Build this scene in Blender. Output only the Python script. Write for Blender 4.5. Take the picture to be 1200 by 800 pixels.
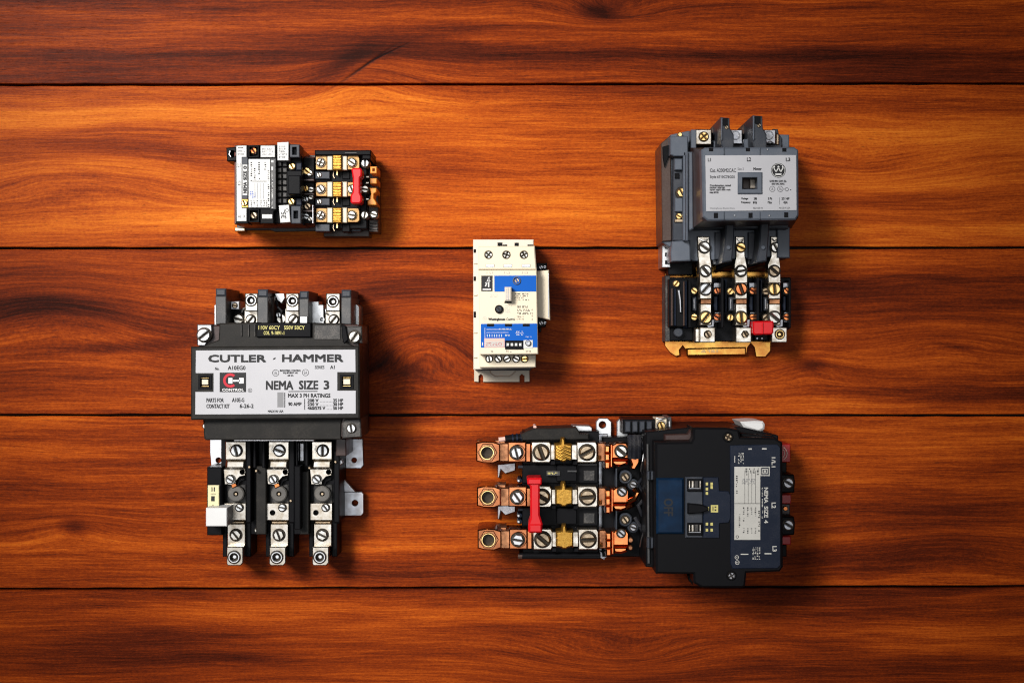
import bpy, bmesh, math, random
from mathutils import Vector, Matrix
random.seed(7)
R = math.radians
for o in list(bpy.data.objects):
    bpy.data.objects.remove(o)
sc = bpy.context.scene
COL = sc.collection

# ------------------------------------------------------------------ camera, world, lamps, exposure
H = 1680.0            # height of the lens above the planks, in survey units
U = 1.0 / 1200.0      # one survey unit in metres (0.83 mm)
cam = bpy.data.cameras.new('camera')
cam.sensor_width = 36.0
cam.lens = 36.0 * H / 1200.0
cam.clip_start = 0.05
cam.clip_end = 50
camo = bpy.data.objects.new('camera', cam)
COL.objects.link(camo)
camo.location = (0, 0, H * U)
sc.camera = camo

wd = bpy.data.worlds.new('World')
sc.world = wd
wd.use_nodes = True
wd.node_tree.nodes['Background'].inputs[0].default_value = (0.9, 0.95, 1.0, 1)
wd.node_tree.nodes['Background'].inputs[1].default_value = 0.03


def area(name, loc, aim, sx, sy, watts, col, spread=180):
    l = bpy.data.lights.new(name, 'AREA')
    l.shape = 'RECTANGLE'
    l.size, l.size_y = sx, sy
    l.energy = watts
    l.color = col
    l.spread = R(spread)
    o = bpy.data.objects.new(name, l)
    COL.objects.link(o)
    o.location = loc
    o.rotation_euler = (Vector(aim) - Vector(loc)).to_track_quat('-Z', 'Y').to_euler()
    return o


area('key_softbox', (-1.02, 0.80, 2.10), (-0.11, 0.035, 0), 0.8, 0.8, 4.75, (1.0, 0.965, 0.92), 29)
area('overhead_scrim', (-0.07, 0.06, 2.5), (-0.05, 0.03, 0), 2.2, 1.6, 2.3, (0.97, 0.98, 1.0), 34)
sc.view_settings.view_transform = 'Standard'
sc.view_settings.look = 'None'
sc.view_settings.exposure = 0
sc.view_settings.gamma = 1
sc.cycles.use_denoising = True
sc.cycles.filter_width = 1.15
sc.cycles.max_bounces = 8
sc.cycles.caustics_reflective = False
sc.cycles.caustics_refractive = False


# ------------------------------------------------------------------ node helper and materials
class NT:
    def __init__(s, name):
        s.m = bpy.data.materials.new(name)
        s.m.use_nodes = True
        s.t = s.m.node_tree
        s.b = s.t.nodes['Principled BSDF']

    def n(s, ty, ins=None, **kw):
        nd = s.t.nodes.new(ty)
        for k, v in kw.items():
            setattr(nd, k, v)
        for k, v in (ins or {}).items():
            s.put(nd.inputs[k], v)
        return nd

    def put(s, sock, v):
        if isinstance(v, bpy.types.NodeSocket):
            s.t.links.new(v, sock)
        else:
            sock.default_value = v

    def ma(s, op, a, b=0.0, clamp=False):
        nd = s.n('ShaderNodeMath', operation=op, use_clamp=clamp)
        s.put(nd.inputs[0], a)
        s.put(nd.inputs[1], b)
        return nd.outputs[0]

    def vec(s, x, y, z=0.0):
        return s.n('ShaderNodeCombineXYZ', {0: x, 1: y, 2: z}).outputs[0]

    def noise(s, v, scale=1.0, detail=2.0, w=None, rough=0.5):
        nd = s.n('ShaderNodeTexNoise', {'Vector': v, 'Scale': scale, 'Detail': detail, 'Roughness': rough})
        if w is not None:
            nd.noise_dimensions = '4D'
            s.put(nd.inputs['W'], w)
        return nd.outputs[0]

    def ramp(s, f, stops):
        nd = s.n('ShaderNodeValToRGB', {0: f})
        e = nd.color_ramp.elements
        while len(e) < len(stops):
            e.new(0.5)
        for i, (p, c) in enumerate(stops):
            e[i].position = p
            e[i].color = (c[0], c[1], c[2], 1) if not isinstance(c, (int, float)) else (c, c, c, 1)
        return nd.outputs[0]

    def mix(s, f, a, b, mode='MIX'):
        nd = s.n('ShaderNodeMix', data_type='RGBA', blend_type=mode)
        s.put(nd.inputs[0], f)
        for sock, v in ((nd.inputs[6], a), (nd.inputs[7], b)):
            s.put(sock, v if isinstance(v, bpy.types.NodeSocket) else (*v, 1))
        return nd.outputs[2]

    def bump(s, h, strength, dist=0.0003):
        nd = s.n('ShaderNodeBump', {'Height': h, 'Strength': strength, 'Distance': dist})
        s.put(s.b.inputs['Normal'], nd.outputs[0])


def plastic(name, col, rough=0.42, dust=0.0, dustcol=(0.30, 0.27, 0.24), mott=0.18, bump=0.12, spec=0.28):
    t = NT(name)
    g = t.n('ShaderNodeNewGeometry').outputs['Position']
    n1 = t.noise(g, 90, 4)
    n2 = t.noise(g, 900, 3)
    c = t.mix(n1, [v * (1 - mott) for v in col], [min(1, v * (1 + mott)) for v in col])
    if dust:
        f = t.ma('MULTIPLY', t.ramp(t.ma('MULTIPLY', n1, n2), [(0.22, 0.0), (0.42, 1.0)]), dust)
        c = t.mix(f, c, dustcol)
    t.put(t.b.inputs['Base Color'], c)
    t.put(t.b.inputs['Roughness'], t.ma('ADD', t.ma('MULTIPLY', n1, 0.24), rough - 0.12))
    t.b.inputs['Specular IOR Level'].default_value = spec
    t.bump(n2, bump)
    return t.m


def metal(name, col, rough=0.3, tarnish=(0.25, 0.2, 0.15), amount=0.5, scale=160, bump=0.1):
    t = NT(name)
    g = t.n('ShaderNodeNewGeometry').outputs['Position']
    n1 = t.noise(g, scale, 5, rough=0.6)
    n2 = t.noise(g, scale * 6, 3)
    f = t.ma('MULTIPLY', t.ramp(n1, [(0.37, 0.0), (0.64, 1.0)]), amount)
    t.put(t.b.inputs['Base Color'], t.mix(f, col, tarnish))
    t.b.inputs['Metallic'].default_value = 1.0
    t.put(t.b.inputs['Roughness'], t.ma('ADD', t.ma('MULTIPLY', n1, 0.3), rough - 0.12, True))
    t.bump(t.ma('ADD', n1, t.ma('MULTIPLY', n2, 0.5)), bump)
    return t.m


def paper(name, col, rough=0.6, stain=0.12, spec=0.2):
    t = NT(name)
    g = t.n('ShaderNodeNewGeometry').outputs['Position']
    n1 = t.noise(g, 60, 5)
    n2 = t.noise(g, 1100, 2)
    f = t.ma('MULTIPLY', t.ma('MULTIPLY', n1, n2), stain * 3)
    t.put(t.b.inputs['Base Color'], t.mix(f, col, [v * 0.45 for v in col]))
    t.b.inputs['Roughness'].default_value = rough
    t.b.inputs['Specular IOR Level'].default_value = spec
    return t.m


M = {}
M['black'] = plastic('black_bakelite', (0.0055, 0.0055, 0.0065), 0.36, 0.0, spec=0.05)
M['satin'] = plastic('satin_black_cover', (0.014, 0.013, 0.012), 0.46, 0.10, (0.12, 0.105, 0.09), spec=0.10)
M['charcoal'] = plastic('worn_charcoal', (0.050, 0.051, 0.054), 0.45, 0.2)
M['dusty'] = plastic('dusty_bakelite', (0.028, 0.027, 0.027), 0.5, 0.25)
M['slate'] = plastic('slate_grey_plastic', (0.080, 0.094, 0.120), 0.42, 0.08)
M['deepslate'] = plastic('deep_slate_plastic', (0.030, 0.035, 0.046), 0.42, 0.08, spec=0.2)
M['navy'] = plastic('navy_plastic', (0.006, 0.010, 0.022), 0.35, 0.03, spec=0.12)
M['bluefilm'] = plastic('blue_window_plastic', (0.004, 0.015, 0.038), 0.25, 0.0, mott=0.75, bump=0.03, spec=0.05)
M['brown'] = plastic('brown_phenolic', (0.050, 0.027, 0.020), 0.36, 0.06, spec=0.25)
M['maroon'] = plastic('maroon_phenolic', (0.036, 0.018, 0.016), 0.34, 0.05, spec=0.25)
M['knob'] = plastic('grey_heater_disc', (0.085, 0.080, 0.074), 0.5, 0.15)
M['red'] = plastic('red_plastic', (0.52, 0.006, 0.010), 0.35, 0.0, mott=0.1, bump=0.05)
M['darkred'] = plastic('dark_red_plastic', (0.33, 0.012, 0.012), 0.35, 0.0)
M['orange'] = plastic('orange_plastic', (0.72, 0.27, 0.045), 0.4, 0.0, mott=0.2)
M['amber'] = metal('gilded_heater', (0.44, 0.25, 0.05), 0.42, (0.34, 0.17, 0.03), 0.7, 420, 0.6)
M['cream'] = plastic('cream_plastic', (0.66, 0.575, 0.435), 0.42, 0.05, mott=0.05, bump=0.04)
M['creamside'] = plastic('ivory_plastic', (0.60, 0.53, 0.44), 0.45, 0.12, mott=0.08, bump=0.04)
M['whitecap'] = plastic('white_plastic', (0.62, 0.62, 0.62), 0.42, 0.0, mott=0.05, bump=0.03)
M['paleyellow'] = plastic('pale_yellow_plastic', (0.66, 0.60, 0.36), 0.5, 0.1, mott=0.08)
M['blue'] = paper('blue_print', (0.003, 0.085, 0.40), 0.45, 0.06, 0.08)
M['white'] = paper('white_paper_label', (0.60, 0.60, 0.59), 0.6)
M['offwhite'] = paper('worn_paper_label', (0.50, 0.49, 0.46), 0.6, 0.25)
M['ink'] = paper('black_ink', (0.016, 0.016, 0.018), 0.55, 0.05)
M['greyink'] = paper('grey_ink', (0.20, 0.20, 0.21), 0.55, 0.05)
M['redink'] = paper('red_ink', (0.45, 0.015, 0.03), 0.5, 0.05)
M['pinkink'] = paper('pink_sticker', (0.68, 0.42, 0.36), 0.5, 0.05)
M['yellowink'] = paper('yellow_ink', (0.52, 0.46, 0.16), 0.5, 0.1)
M['blueink'] = paper('blue_ink', (0.10, 0.16, 0.45), 0.5, 0.1)
M['plate'] = plastic('printed_aluminium', (0.40, 0.40, 0.425), 0.42, 0.06, (0.4, 0.38, 0.36), 0.05, 0.05)
M['silver'] = metal('silver_plate', (0.47, 0.44, 0.395), 0.25, (0.26, 0.215, 0.155), 0.75)
M['bright'] = metal('bright_zinc', (0.48, 0.49, 0.50), 0.36, (0.6, 0.6, 0.6), 0.3)
M['zinc'] = metal('dull_zinc', (0.38, 0.39, 0.42), 0.40, (0.34, 0.32, 0.31), 0.5)
M['steel'] = metal('screw_steel', (0.52, 0.51, 0.48), 0.26, (0.26, 0.22, 0.17), 0.5, 260)
M['bronze'] = metal('bronzed_screw', (0.36, 0.28, 0.19), 0.33, (0.14, 0.10, 0.07), 0.5, 260)
M['brass'] = metal('brass', (0.78, 0.56, 0.24), 0.28, (0.30, 0.19, 0.07), 0.5, 260)
M['copper'] = metal('copper', (0.50, 0.17, 0.055), 0.17, (0.32, 0.10, 0.045), 0.7, 55)
M['lugcopper'] = metal('aged_copper', (0.36, 0.130, 0.050), 0.20, (0.17, 0.06, 0.03), 0.7, 60)
M['darkcopper'] = metal('dark_copper', (0.42, 0.19, 0.09), 0.35, (0.12, 0.05, 0.03), 0.6, 120)
M['gold'] = metal('yellow_chromate', (0.46, 0.27, 0.06), 0.26, (0.42, 0.13, 0.03), 0.75, 55)
M['wire'] = plastic('black_wire_sleeve', (0.014, 0.015, 0.020), 0.3, 0.1, spec=0.3)


def wood():
    t = NT('red_hardwood')
    pos = t.n('ShaderNodeNewGeometry').outputs['Position']
    sep = t.n('ShaderNodeSeparateXYZ', {0: pos})
    X = t.ma('ADD', t.ma('MULTIPLY', sep.outputs[0], 1200), 600)
    Y = t.ma('SUBTRACT', 400, t.ma('MULTIPLY', sep.outputs[1], 1200))
    seed = t.n('ShaderNodeAttribute', attribute_type='OBJECT', attribute_name='seed').outputs['Fac']
    tone = t.n('ShaderNodeAttribute', attribute_type='OBJECT', attribute_name='tone').outputs['Fac']

    def gauss(kx, ky, sx, sy, rot=0.0):
        dx, dy = t.ma('SUBTRACT', X, kx), t.ma('SUBTRACT', Y, ky)
        if rot:
            c, s_ = math.cos(rot), math.sin(rot)
            dx, dy = (t.ma('ADD', t.ma('MULTIPLY', dx, c), t.ma('MULTIPLY', dy, s_)),
                      t.ma('SUBTRACT', t.ma('MULTIPLY', dy, c), t.ma('MULTIPLY', dx, s_)))
        dx, dy = t.ma('DIVIDE', dx, sx), t.ma('DIVIDE', dy, sy)
        e = t.ma('ADD', t.ma('MULTIPLY', dx, dx), t.ma('MULTIPLY', dy, dy))
        return t.ma('EXPONENT', t.ma('MULTIPLY', e, -1.0))

    wob = t.noise(t.vec(t.ma('MULTIPLY', X, 0.0030), t.ma('MULTIPLY', Y, 0.007)), 1, 2, seed)
    Yw = t.ma('ADD', Y, t.ma('MULTIPLY', t.ma('SUBTRACT', wob, 0.5), 26))
    wob2 = t.noise(t.vec(t.ma('MULTIPLY', X, 0.012), t.ma('MULTIPLY', Y, 0.03)), 1, 2, seed)
    Yw = t.ma('ADD', Yw, t.ma('MULTIPLY', t.ma('SUBTRACT', wob2, 0.5), 5))
    # figure that bends round knots and cathedral arches: x, y, half length, half width, push
    for kx, ky, sx, sy, a in ((425, 92, 70, 30, 22), (715, 14, 60, 18, -16), (500, 392, 95, 46, 46), (60, 360, 130, 48, 30),
                              (88, 618, 60, 22, 14), (952, 430, 40, 16, 12), (715, 770, 90, 26, -22), (90, 205, 130, 30, 22),
                              (1010, 205, 110, 34, -18), (1120, 640, 150, 30, 16), (1120, 400, 80, 26, 12)):
        Yw = t.ma('ADD', Yw, t.ma('MULTIPLY', gauss(kx, ky, sx, sy), a))
    broad = t.noise(t.vec(t.ma('MULTIPLY', X, 0.0016), t.ma('MULTIPLY', Yw, 0.024)), 1, 3, seed)
    mid = t.noise(t.vec(t.ma('MULTIPLY', X, 0.0060), t.ma('MULTIPLY', Yw, 0.150)), 1, 6, seed, 0.68)
    fine = t.noise(t.vec(t.ma('MULTIPLY', X, 0.013), t.ma('MULTIPLY', Yw, 0.52)), 1, 4, seed, 0.6)
    pore = t.noise(t.vec(t.ma('MULTIPLY', X, 0.085), t.ma('MULTIPLY', Yw, 1.05)), 1, 3, seed, 0.6)
    fib = t.noise(t.vec(t.ma('MULTIPLY', X, 0.024), t.ma('MULTIPLY', Yw, 1.25)), 1, 5, seed, 0.75)
    grit = t.noise(t.vec(t.ma('MULTIPLY', X, 0.22), t.ma('MULTIPLY', Yw, 0.80)), 1, 3, seed, 0.8)
    ray = t.noise(t.vec(t.ma('MULTIPLY', X, 0.30), t.ma('MULTIPLY', Y, 0.09)), 1, 2, seed)
    v = t.ma('MULTIPLY', broad, 0.82)
    v = t.ma('ADD', v, t.ma('MULTIPLY', mid, 0.40))
    v = t.ma('ADD', v, t.ma('MULTIPLY', fine, 0.36))
    v = t.ma('ADD', v, t.ma('MULTIPLY', fib, 0.36))
    v = t.ma('ADD', v, t.ma('MULTIPLY', ray, 0.05))
    v = t.ma('ADD', v, t.ma('MULTIPLY', t.ma('SUBTRACT', grit, 0.5), 0.34))
    v = t.ma('ADD', v, tone)
    v = t.ma('SUBTRACT', v, 0.462)
    for kx, ky, sx, sy, rot, a in ((702, 15, 24, 9, 0.2, 0.24), (404, 74, 46, 11, -0.55, 0.17), (470, 52, 40, 8, -0.35, 0.06),
                                   (455, 430, 70, 16, 0.1, 0.16), (430, 335, 60, 20, 0, 0.06), (88, 620, 15, 10, 0.2, 0.2), (952, 428, 14, 8, 0, 0.16),
                                   (975, 412, 24, 5, -0.2, 0.08), (40, 352, 130, 28, 0.0, 0.16), (958, 202, 26, 4, 0.1, 0.16),
                                   (130, 407, 160, 7, -0.06, 0.14), (1120, 406, 22, 3, 0.1, 0.16), (1000, 330, 160, 30, 0, 0.03),
                                   (180, 480, 200, 5, 0, 0.08), (300, 65, 240, 7, 0, 0.12), (850, 66, 300, 7, 0, 0.10), (120, 740, 150, 20, 0.05, 0.12),
                                   (960, 755, 60, 10, 0, 0.10), (90, 512, 160, 9, 0, 0.07), (1080, 605, 190, 42, 0, 0.15), (1120, 600, 120, 8, 0.02, 0.06)):
        v = t.ma('SUBTRACT', v, t.ma('MULTIPLY', gauss(kx, ky, sx, sy, rot), a))
    for kx, ky, sx, sy, rot, a in ((250, 140, 260, 22, 0, 0.06), (1050, 140, 240, 20, 0, 0.05), (830, 120, 200, 10, 0, 0.05), (690, 245, 110, 34, 0, 0.12), (510, 150, 120, 24, 0, 0.10),
                                   (470, 120, 160, 10, 0, 0.05), (300, 265, 160, 18, 0, 0.06), (560, 360, 60, 16, -0.2, 0.06),
                                   (450, 735, 200, 8, -0.05, 0.07), (960, 475, 80, 10, 0, 0.08), (60, 530, 160, 12, 0, 0.05)):
        v = t.ma('ADD', v, t.ma('MULTIPLY', gauss(kx, ky, sx, sy, rot), a))
    col = t.ramp(v, [(0.20, (0.022, 0.0042, 0.0022)), (0.36, (0.088, 0.0125, 0.0036)), (0.49, (0.205, 0.0290, 0.0040)),
                     (0.62, (0.375, 0.0660, 0.0065)), (0.77, (0.575, 0.141, 0.012)), (0.92, (0.740, 0.240, 0.032))])
    pf = t.ramp(pore, [(0.60, 0.0), (0.68, 1.0)])
    col = t.mix(t.ma('MULTIPLY', pf, 0.5), col, (0.045, 0.011, 0.006))
    crack = t.ma('ADD', gauss(428, 77, 36, 1.7, -0.60), gauss(455, 62, 24, 1.0, -0.45), True)
    col = t.mix(t.ma('MULTIPLY', crack, 0.93), col, (0.006, 0.002, 0.002))
    t.put(t.b.inputs['Base Color'], col)
    t.put(t.b.inputs['Roughness'], t.ma('ADD', t.ma('MULTIPLY', fine, 0.2), 0.26))
    t.b.inputs['Specular IOR Level'].default_value = 0.02
    hgt = t.ma('SUBTRACT', t.ma('ADD', t.ma('MULTIPLY', fine, 0.6), t.ma('MULTIPLY', mid, 0.6)),
               t.ma('ADD', t.ma('MULTIPLY', pf, 0.35), t.ma('MULTIPLY', crack, 2.0)))
    t.bump(hgt, 0.30, 0.0004)
    return t.m


M['wood'] = wood()
M['padbrass'] = metal('dull_brass_pad', (0.21, 0.125, 0.05), 0.36, (0.20, 0.11, 0.05), 0.75, 200)
M['screw_shade'] = metal('screw_shade_metal', (0.040, 0.034, 0.028), 0.5, (0.03, 0.025, 0.02), 0.6, 260)  # near-black metal: shade painted round screw heads and in their holes
M['phenolic'] = plastic('red_brown_phenolic', (0.15, 0.055, 0.042), 0.36, 0.05)
M['ivory'] = plastic('ivory_painted_steel', (0.46, 0.40, 0.31), 0.4, 0.15, mott=0.15)
M['gap'] = plastic('dark_batten', (0.008, 0.004, 0.003), 0.8)


# ------------------------------------------------------------------ geometry helpers
def sv(px, py, z):
    """survey point (as sighted from the lens) at height z -> metres"""
    k = (H - z) / H
    return Vector(((px - 600) * k * U, (400 - py) * k * U, z * U))


def area2(p):
    return sum(p[i][0] * p[(i + 1) % len(p)][1] - p[(i + 1) % len(p)][0] * p[i][1] for i in range(len(p)))


def inset(p, d):
    """offset a counter-clockwise outline inwards by d"""
    n, out = len(p), []
    for i in range(n):
        a, b, c = p[i - 1], p[i], p[(i + 1) % n]
        e1, e2 = Vector((b[0] - a[0], b[1] - a[1])), Vector((c[0] - b[0], c[1] - b[1]))
        if e1.length < 1e-9 or e2.length < 1e-9:
            out.append((b[0], b[1]))
            continue
        e1.normalize()
        e2.normalize()
        n1, n2 = Vector((-e1.y, e1.x)), Vector((-e2.y, e2.x))
        m = n1 + n2
        if m.length < 1e-6:
            m = n1
        m.normalize()
        k = d / max(0.35, m.dot(n1))
        out.append((b[0] + m.x * k, b[1] + m.y * k))
    return out


def prism_raw(bm, top, z1, z0, b, bot=None, holes=()):
    """top/bot: outlines (metres); holes: (outline, floor_z or None for through)"""
    if area2(top) < 0:
        top = top[::-1]
        bot = bot[::-1] if bot else None
    b = min(b, (z1 - z0) * 0.45)
    rb = [bm.verts.new((x, y, z0)) for x, y in (bot or top)]
    rm = [bm.verts.new((x, y, z1 - b)) for x, y in top]
    rt = [bm.verts.new((x, y, z1)) for x, y in inset(top, b)]
    n = len(top)
    for i in range(n):
        j = (i + 1) % n
        bm.faces.new((rb[i], rb[j], rm[j], rm[i]))
        bm.faces.new((rm[i], rm[j], rt[j], rt[i]))
    through = False
    if not holes:
        bm.faces.new(rt)
    else:
        edges = [bm.edges.get((rt[i], rt[(i + 1) % n])) for i in range(n)]
        for hp, fz in holes:
            if area2(hp) < 0:
                hp = hp[::-1]
            hb = b * 0.5
            ot = inset(hp, -hb)
            h0 = [bm.verts.new((x, y, z1)) for x, y in ot]
            h1 = [bm.verts.new((x, y, z1 - hb)) for x, y in hp]
            f = z0 if fz is None else fz
            h2 = [bm.verts.new((x, y, f)) for x, y in hp]
            for i in range(len(hp)):
                j = (i + 1) % len(hp)
                bm.faces.new((h0[j], h0[i], h1[i], h1[j]))
                bm.faces.new((h1[j], h1[i], h2[i], h2[j]))
                edges.append(bm.edges.get((h0[i], h0[j])))
            if fz is None:
                through = True
            else:
                bm.faces.new(h2)
        bmesh.ops.triangle_fill(bm, use_beauty=True, edges=edges, normal=(0, 0, 1))
    if not through:
        bm.faces.new(rb[::-1])


def circ(cx, cy, r, n=20, a0=0.0):
    return [(cx + r * math.cos(a0 + 2 * math.pi * i / n), cy + r * math.sin(a0 + 2 * math.pi * i / n)) for i in range(n)]


def rrect(x0, y0, x1, y1, r, n=3):
    p = []
    for cx, cy, a in ((x1 - r, y1 - r, 0), (x0 + r, y1 - r, 90), (x0 + r, y0 + r, 180), (x1 - r, y0 + r, 270)):
        for i in range(n + 1):
            t_ = R(a + 90 * i / n)
            p.append((cx + r * math.cos(t_), cy + r * math.sin(t_)))
    return p


class MB:
    def __init__(s):
        s.bm = bmesh.new()

    def prism(s, pts, z0, z1, b=0.8, holes=(), bot=None):
        t = [tuple(sv(x, y, z1)[:2]) for x, y in pts]
        bo = [tuple(sv(x, y, z0)[:2]) for x, y in bot] if bot else None
        hs = [([tuple(sv(x, y, z1)[:2]) for x, y in hp], None if fz is None else fz * U) for hp, fz in holes]
        prism_raw(s.bm, t, z1 * U, z0 * U, b * U, bo, hs)
        return s

    def box(s, x0, y0, x1, y1, z0, z1, b=0.8, holes=()):
        return s.prism([(x0, y1), (x1, y1), (x1, y0), (x0, y0)], z0, z1, b, holes)

    def cyl(s, cx, cy, r, z0, z1, b=0.6, n=20, holes=()):
        return s.prism(circ(cx, cy, r, n), z0, z1, b, holes)

    def tube(s, pts, r, n=8):
        """round bar through survey points (x, y, z)"""
        P = [sv(*p) for p in pts]
        rings = []
        for i, p in enumerate(P):
            d = (P[min(i + 1, len(P) - 1)] - P[max(i - 1, 0)]).normalized()
            a = d.cross(Vector((0, 0, 1)))
            a = Vector((1, 0, 0)) if a.length < 1e-4 else a.normalized()
            c = d.cross(a)
            rings.append([s.bm.verts.new(p + (a * math.cos(q) + c * math.sin(q)) * r * U)
                          for q in (2 * math.pi * k / n for k in range(n))])
        for u, w in zip(rings, rings[1:]):
            for k in range(n):
                s.bm.faces.new((u[k], u[(k + 1) % n], w[(k + 1) % n], w[k]))
        s.bm.faces.new(rings[0])
        s.bm.faces.new(rings[-1])
        return s

    def emit(s, parent, name, mat, label=None):
        bm = s.bm
        bmesh.ops.recalc_face_normals(bm, faces=bm.faces[:])
        lo = Vector((min(v.co.x for v in bm.verts), min(v.co.y for v in bm.verts), min(v.co.z for v in bm.verts)))
        hi = Vector((max(v.co.x for v in bm.verts), max(v.co.y for v in bm.verts), 0))
        c = Vector(((lo.x + hi.x) / 2, (lo.y + hi.y) / 2, lo.z))
        for v in bm.verts:
            v.co -= c
        me = bpy.data.meshes.new(name)
        bm.to_mesh(me)
        bm.free()
        for p in me.polygons:
            p.use_smooth = True
        me.set_sharp_from_angle(angle=R(32))
        return link(name, me, mat, parent, c, label)


WL = {}


def link(name, me, mat, parent, c, label=None):
    if mat and not me.materials:
        me.materials.append(M[mat] if isinstance(mat, str) else mat)
    o = bpy.data.objects.new(name, me)
    COL.objects.link(o)
    if parent:
        o.parent = parent
        o.location = c - WL[parent.name]
    else:
        o.location = c
    WL[o.name] = c
    if label:
        o['label'] = label
    return o


def box(parent, name, mat, x0, y0, x1, y1, z0, z1, b=0.8, holes=(), label=None):
    return MB().box(x0, y0, x1, y1, z0, z1, b, holes).emit(parent, name, mat, label)


def prism(parent, name, mat, pts, z0, z1, b=0.8, holes=(), bot=None, label=None):
    return MB().prism(pts, z0, z1, b, holes, bot).emit(parent, name, mat, label)


def cyl(parent, name, mat, cx, cy, r, z0, z1, b=0.6, n=20, holes=(), label=None):
    return MB().cyl(cx, cy, r, z0, z1, b, n, holes).emit(parent, name, mat, label)


def tube(parent, name, mat, pts, r, n=8, label=None):
    return MB().tube(pts, r, n).emit(parent, name, mat, label)


SCREWS = {}


def screw(parent, cx, cy, r, z, mat='steel', ang=40, style='slot', name='screw', hf=1.0):
    """shared screw meshes of unit radius, scaled and turned where they sit"""
    key = (style, mat)
    if key not in SCREWS:
        bm = bmesh.new()
        dark = bmesh.new()      # dark metal standing in for shade round heads, in slots and holes
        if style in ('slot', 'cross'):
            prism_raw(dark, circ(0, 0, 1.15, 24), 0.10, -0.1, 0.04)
        if style == 'slot':
            s = 0.15
            a = math.acos(s / 0.97)
            for sg in (1, -1):
                seg = [(sg * 0.97 * math.cos(-a + 2 * a * i / 12), 0.97 * math.sin(-a + 2 * a * i / 12)) for i in range(13)]
                prism_raw(bm, seg, 0.62, 0.09, 0.16)
        elif style == 'hex':       # slotted hexagon head on the dark shade disc
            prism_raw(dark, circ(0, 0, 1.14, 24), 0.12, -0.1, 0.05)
            s = 0.12
            for sg in (1, -1):
                seg = [(s, -0.88), (0.779, -0.45), (0.779, 0.45), (s, 0.88)]
                prism_raw(bm, [(sg * x, y) for x, y in seg], 0.62, 0.11, 0.10)
        elif style == 'cross':
            s = 0.13
            for q in range(4):
                pts = [(s, s)] + [(0.97 * math.cos(R(9 + 72 * i / 6)), 0.97 * math.sin(R(9 + 72 * i / 6))) for i in range(7)]
                c_, s_ = math.cos(q * math.pi / 2), math.sin(q * math.pi / 2)
                prism_raw(bm, [(x * c_ - y * s_, x * s_ + y * c_) for x, y in pts], 0.58, 0.09, 0.14)
        elif style == 'ring':      # raised collar round a sunk set screw
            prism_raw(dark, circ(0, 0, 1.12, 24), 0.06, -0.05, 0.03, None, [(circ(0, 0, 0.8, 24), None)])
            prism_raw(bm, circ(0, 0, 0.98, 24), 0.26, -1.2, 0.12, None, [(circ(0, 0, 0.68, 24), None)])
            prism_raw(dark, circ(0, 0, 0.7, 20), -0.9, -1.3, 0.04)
            prism_raw(bm, circ(0, 0, 0.34, 12), -0.35, -1.0, 0.08)
        elif style == 'nut':       # socket: hexagon collar with a hole darkened by its floor disc
            prism_raw(bm, circ(0, 0, 0.88, 24), 0.42, -0.5, 0.05, None, [(circ(0, 0, 0.72, 24), None)])
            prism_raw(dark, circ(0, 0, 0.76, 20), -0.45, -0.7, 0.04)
        bmesh.ops.recalc_face_normals(bm, faces=bm.faces[:])
        me = bpy.data.meshes.new(name)
        bm.to_mesh(me)
        nf = len(bm.faces)
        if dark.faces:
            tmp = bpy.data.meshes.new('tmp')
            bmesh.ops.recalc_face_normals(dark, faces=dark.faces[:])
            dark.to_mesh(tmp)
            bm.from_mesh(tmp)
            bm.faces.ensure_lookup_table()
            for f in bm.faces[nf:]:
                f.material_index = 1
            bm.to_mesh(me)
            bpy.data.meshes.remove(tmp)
        bm.free()
        dark.free()
        for p in me.polygons:
            p.use_smooth = True
        me.set_sharp_from_angle(angle=R(35))
        me.materials.append(M[mat])
        me.materials.append(M['screw_shade'])
        SCREWS[key] = me
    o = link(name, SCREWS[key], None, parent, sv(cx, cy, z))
    k = r * U * (H - z) / H
    o.scale = (k, k, k * hf)
    o.rotation_euler = (0, 0, R(ang))
    return o


# ------------------------------------------------------------------ print (flat lettering and marks)
GLYPHS = {}


def glyphs(s):
    if s not in GLYPHS:
        cu = bpy.data.curves.new('lettering_source', 'FONT')
        cu.body = s
        cu.resolution_u = 2
        ob = bpy.data.objects.new('lettering_source', cu)
        me = bpy.data.meshes.new_from_object(ob)
        GLYPHS[s] = ([(v.co.x, v.co.y) for v in me.vertices], [tuple(p.vertices) for p in me.polygons])
        bpy.data.objects.remove(ob)
        bpy.data.curves.remove(cu)
        bpy.data.meshes.remove(me)
    return GLYPHS[s]


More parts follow.
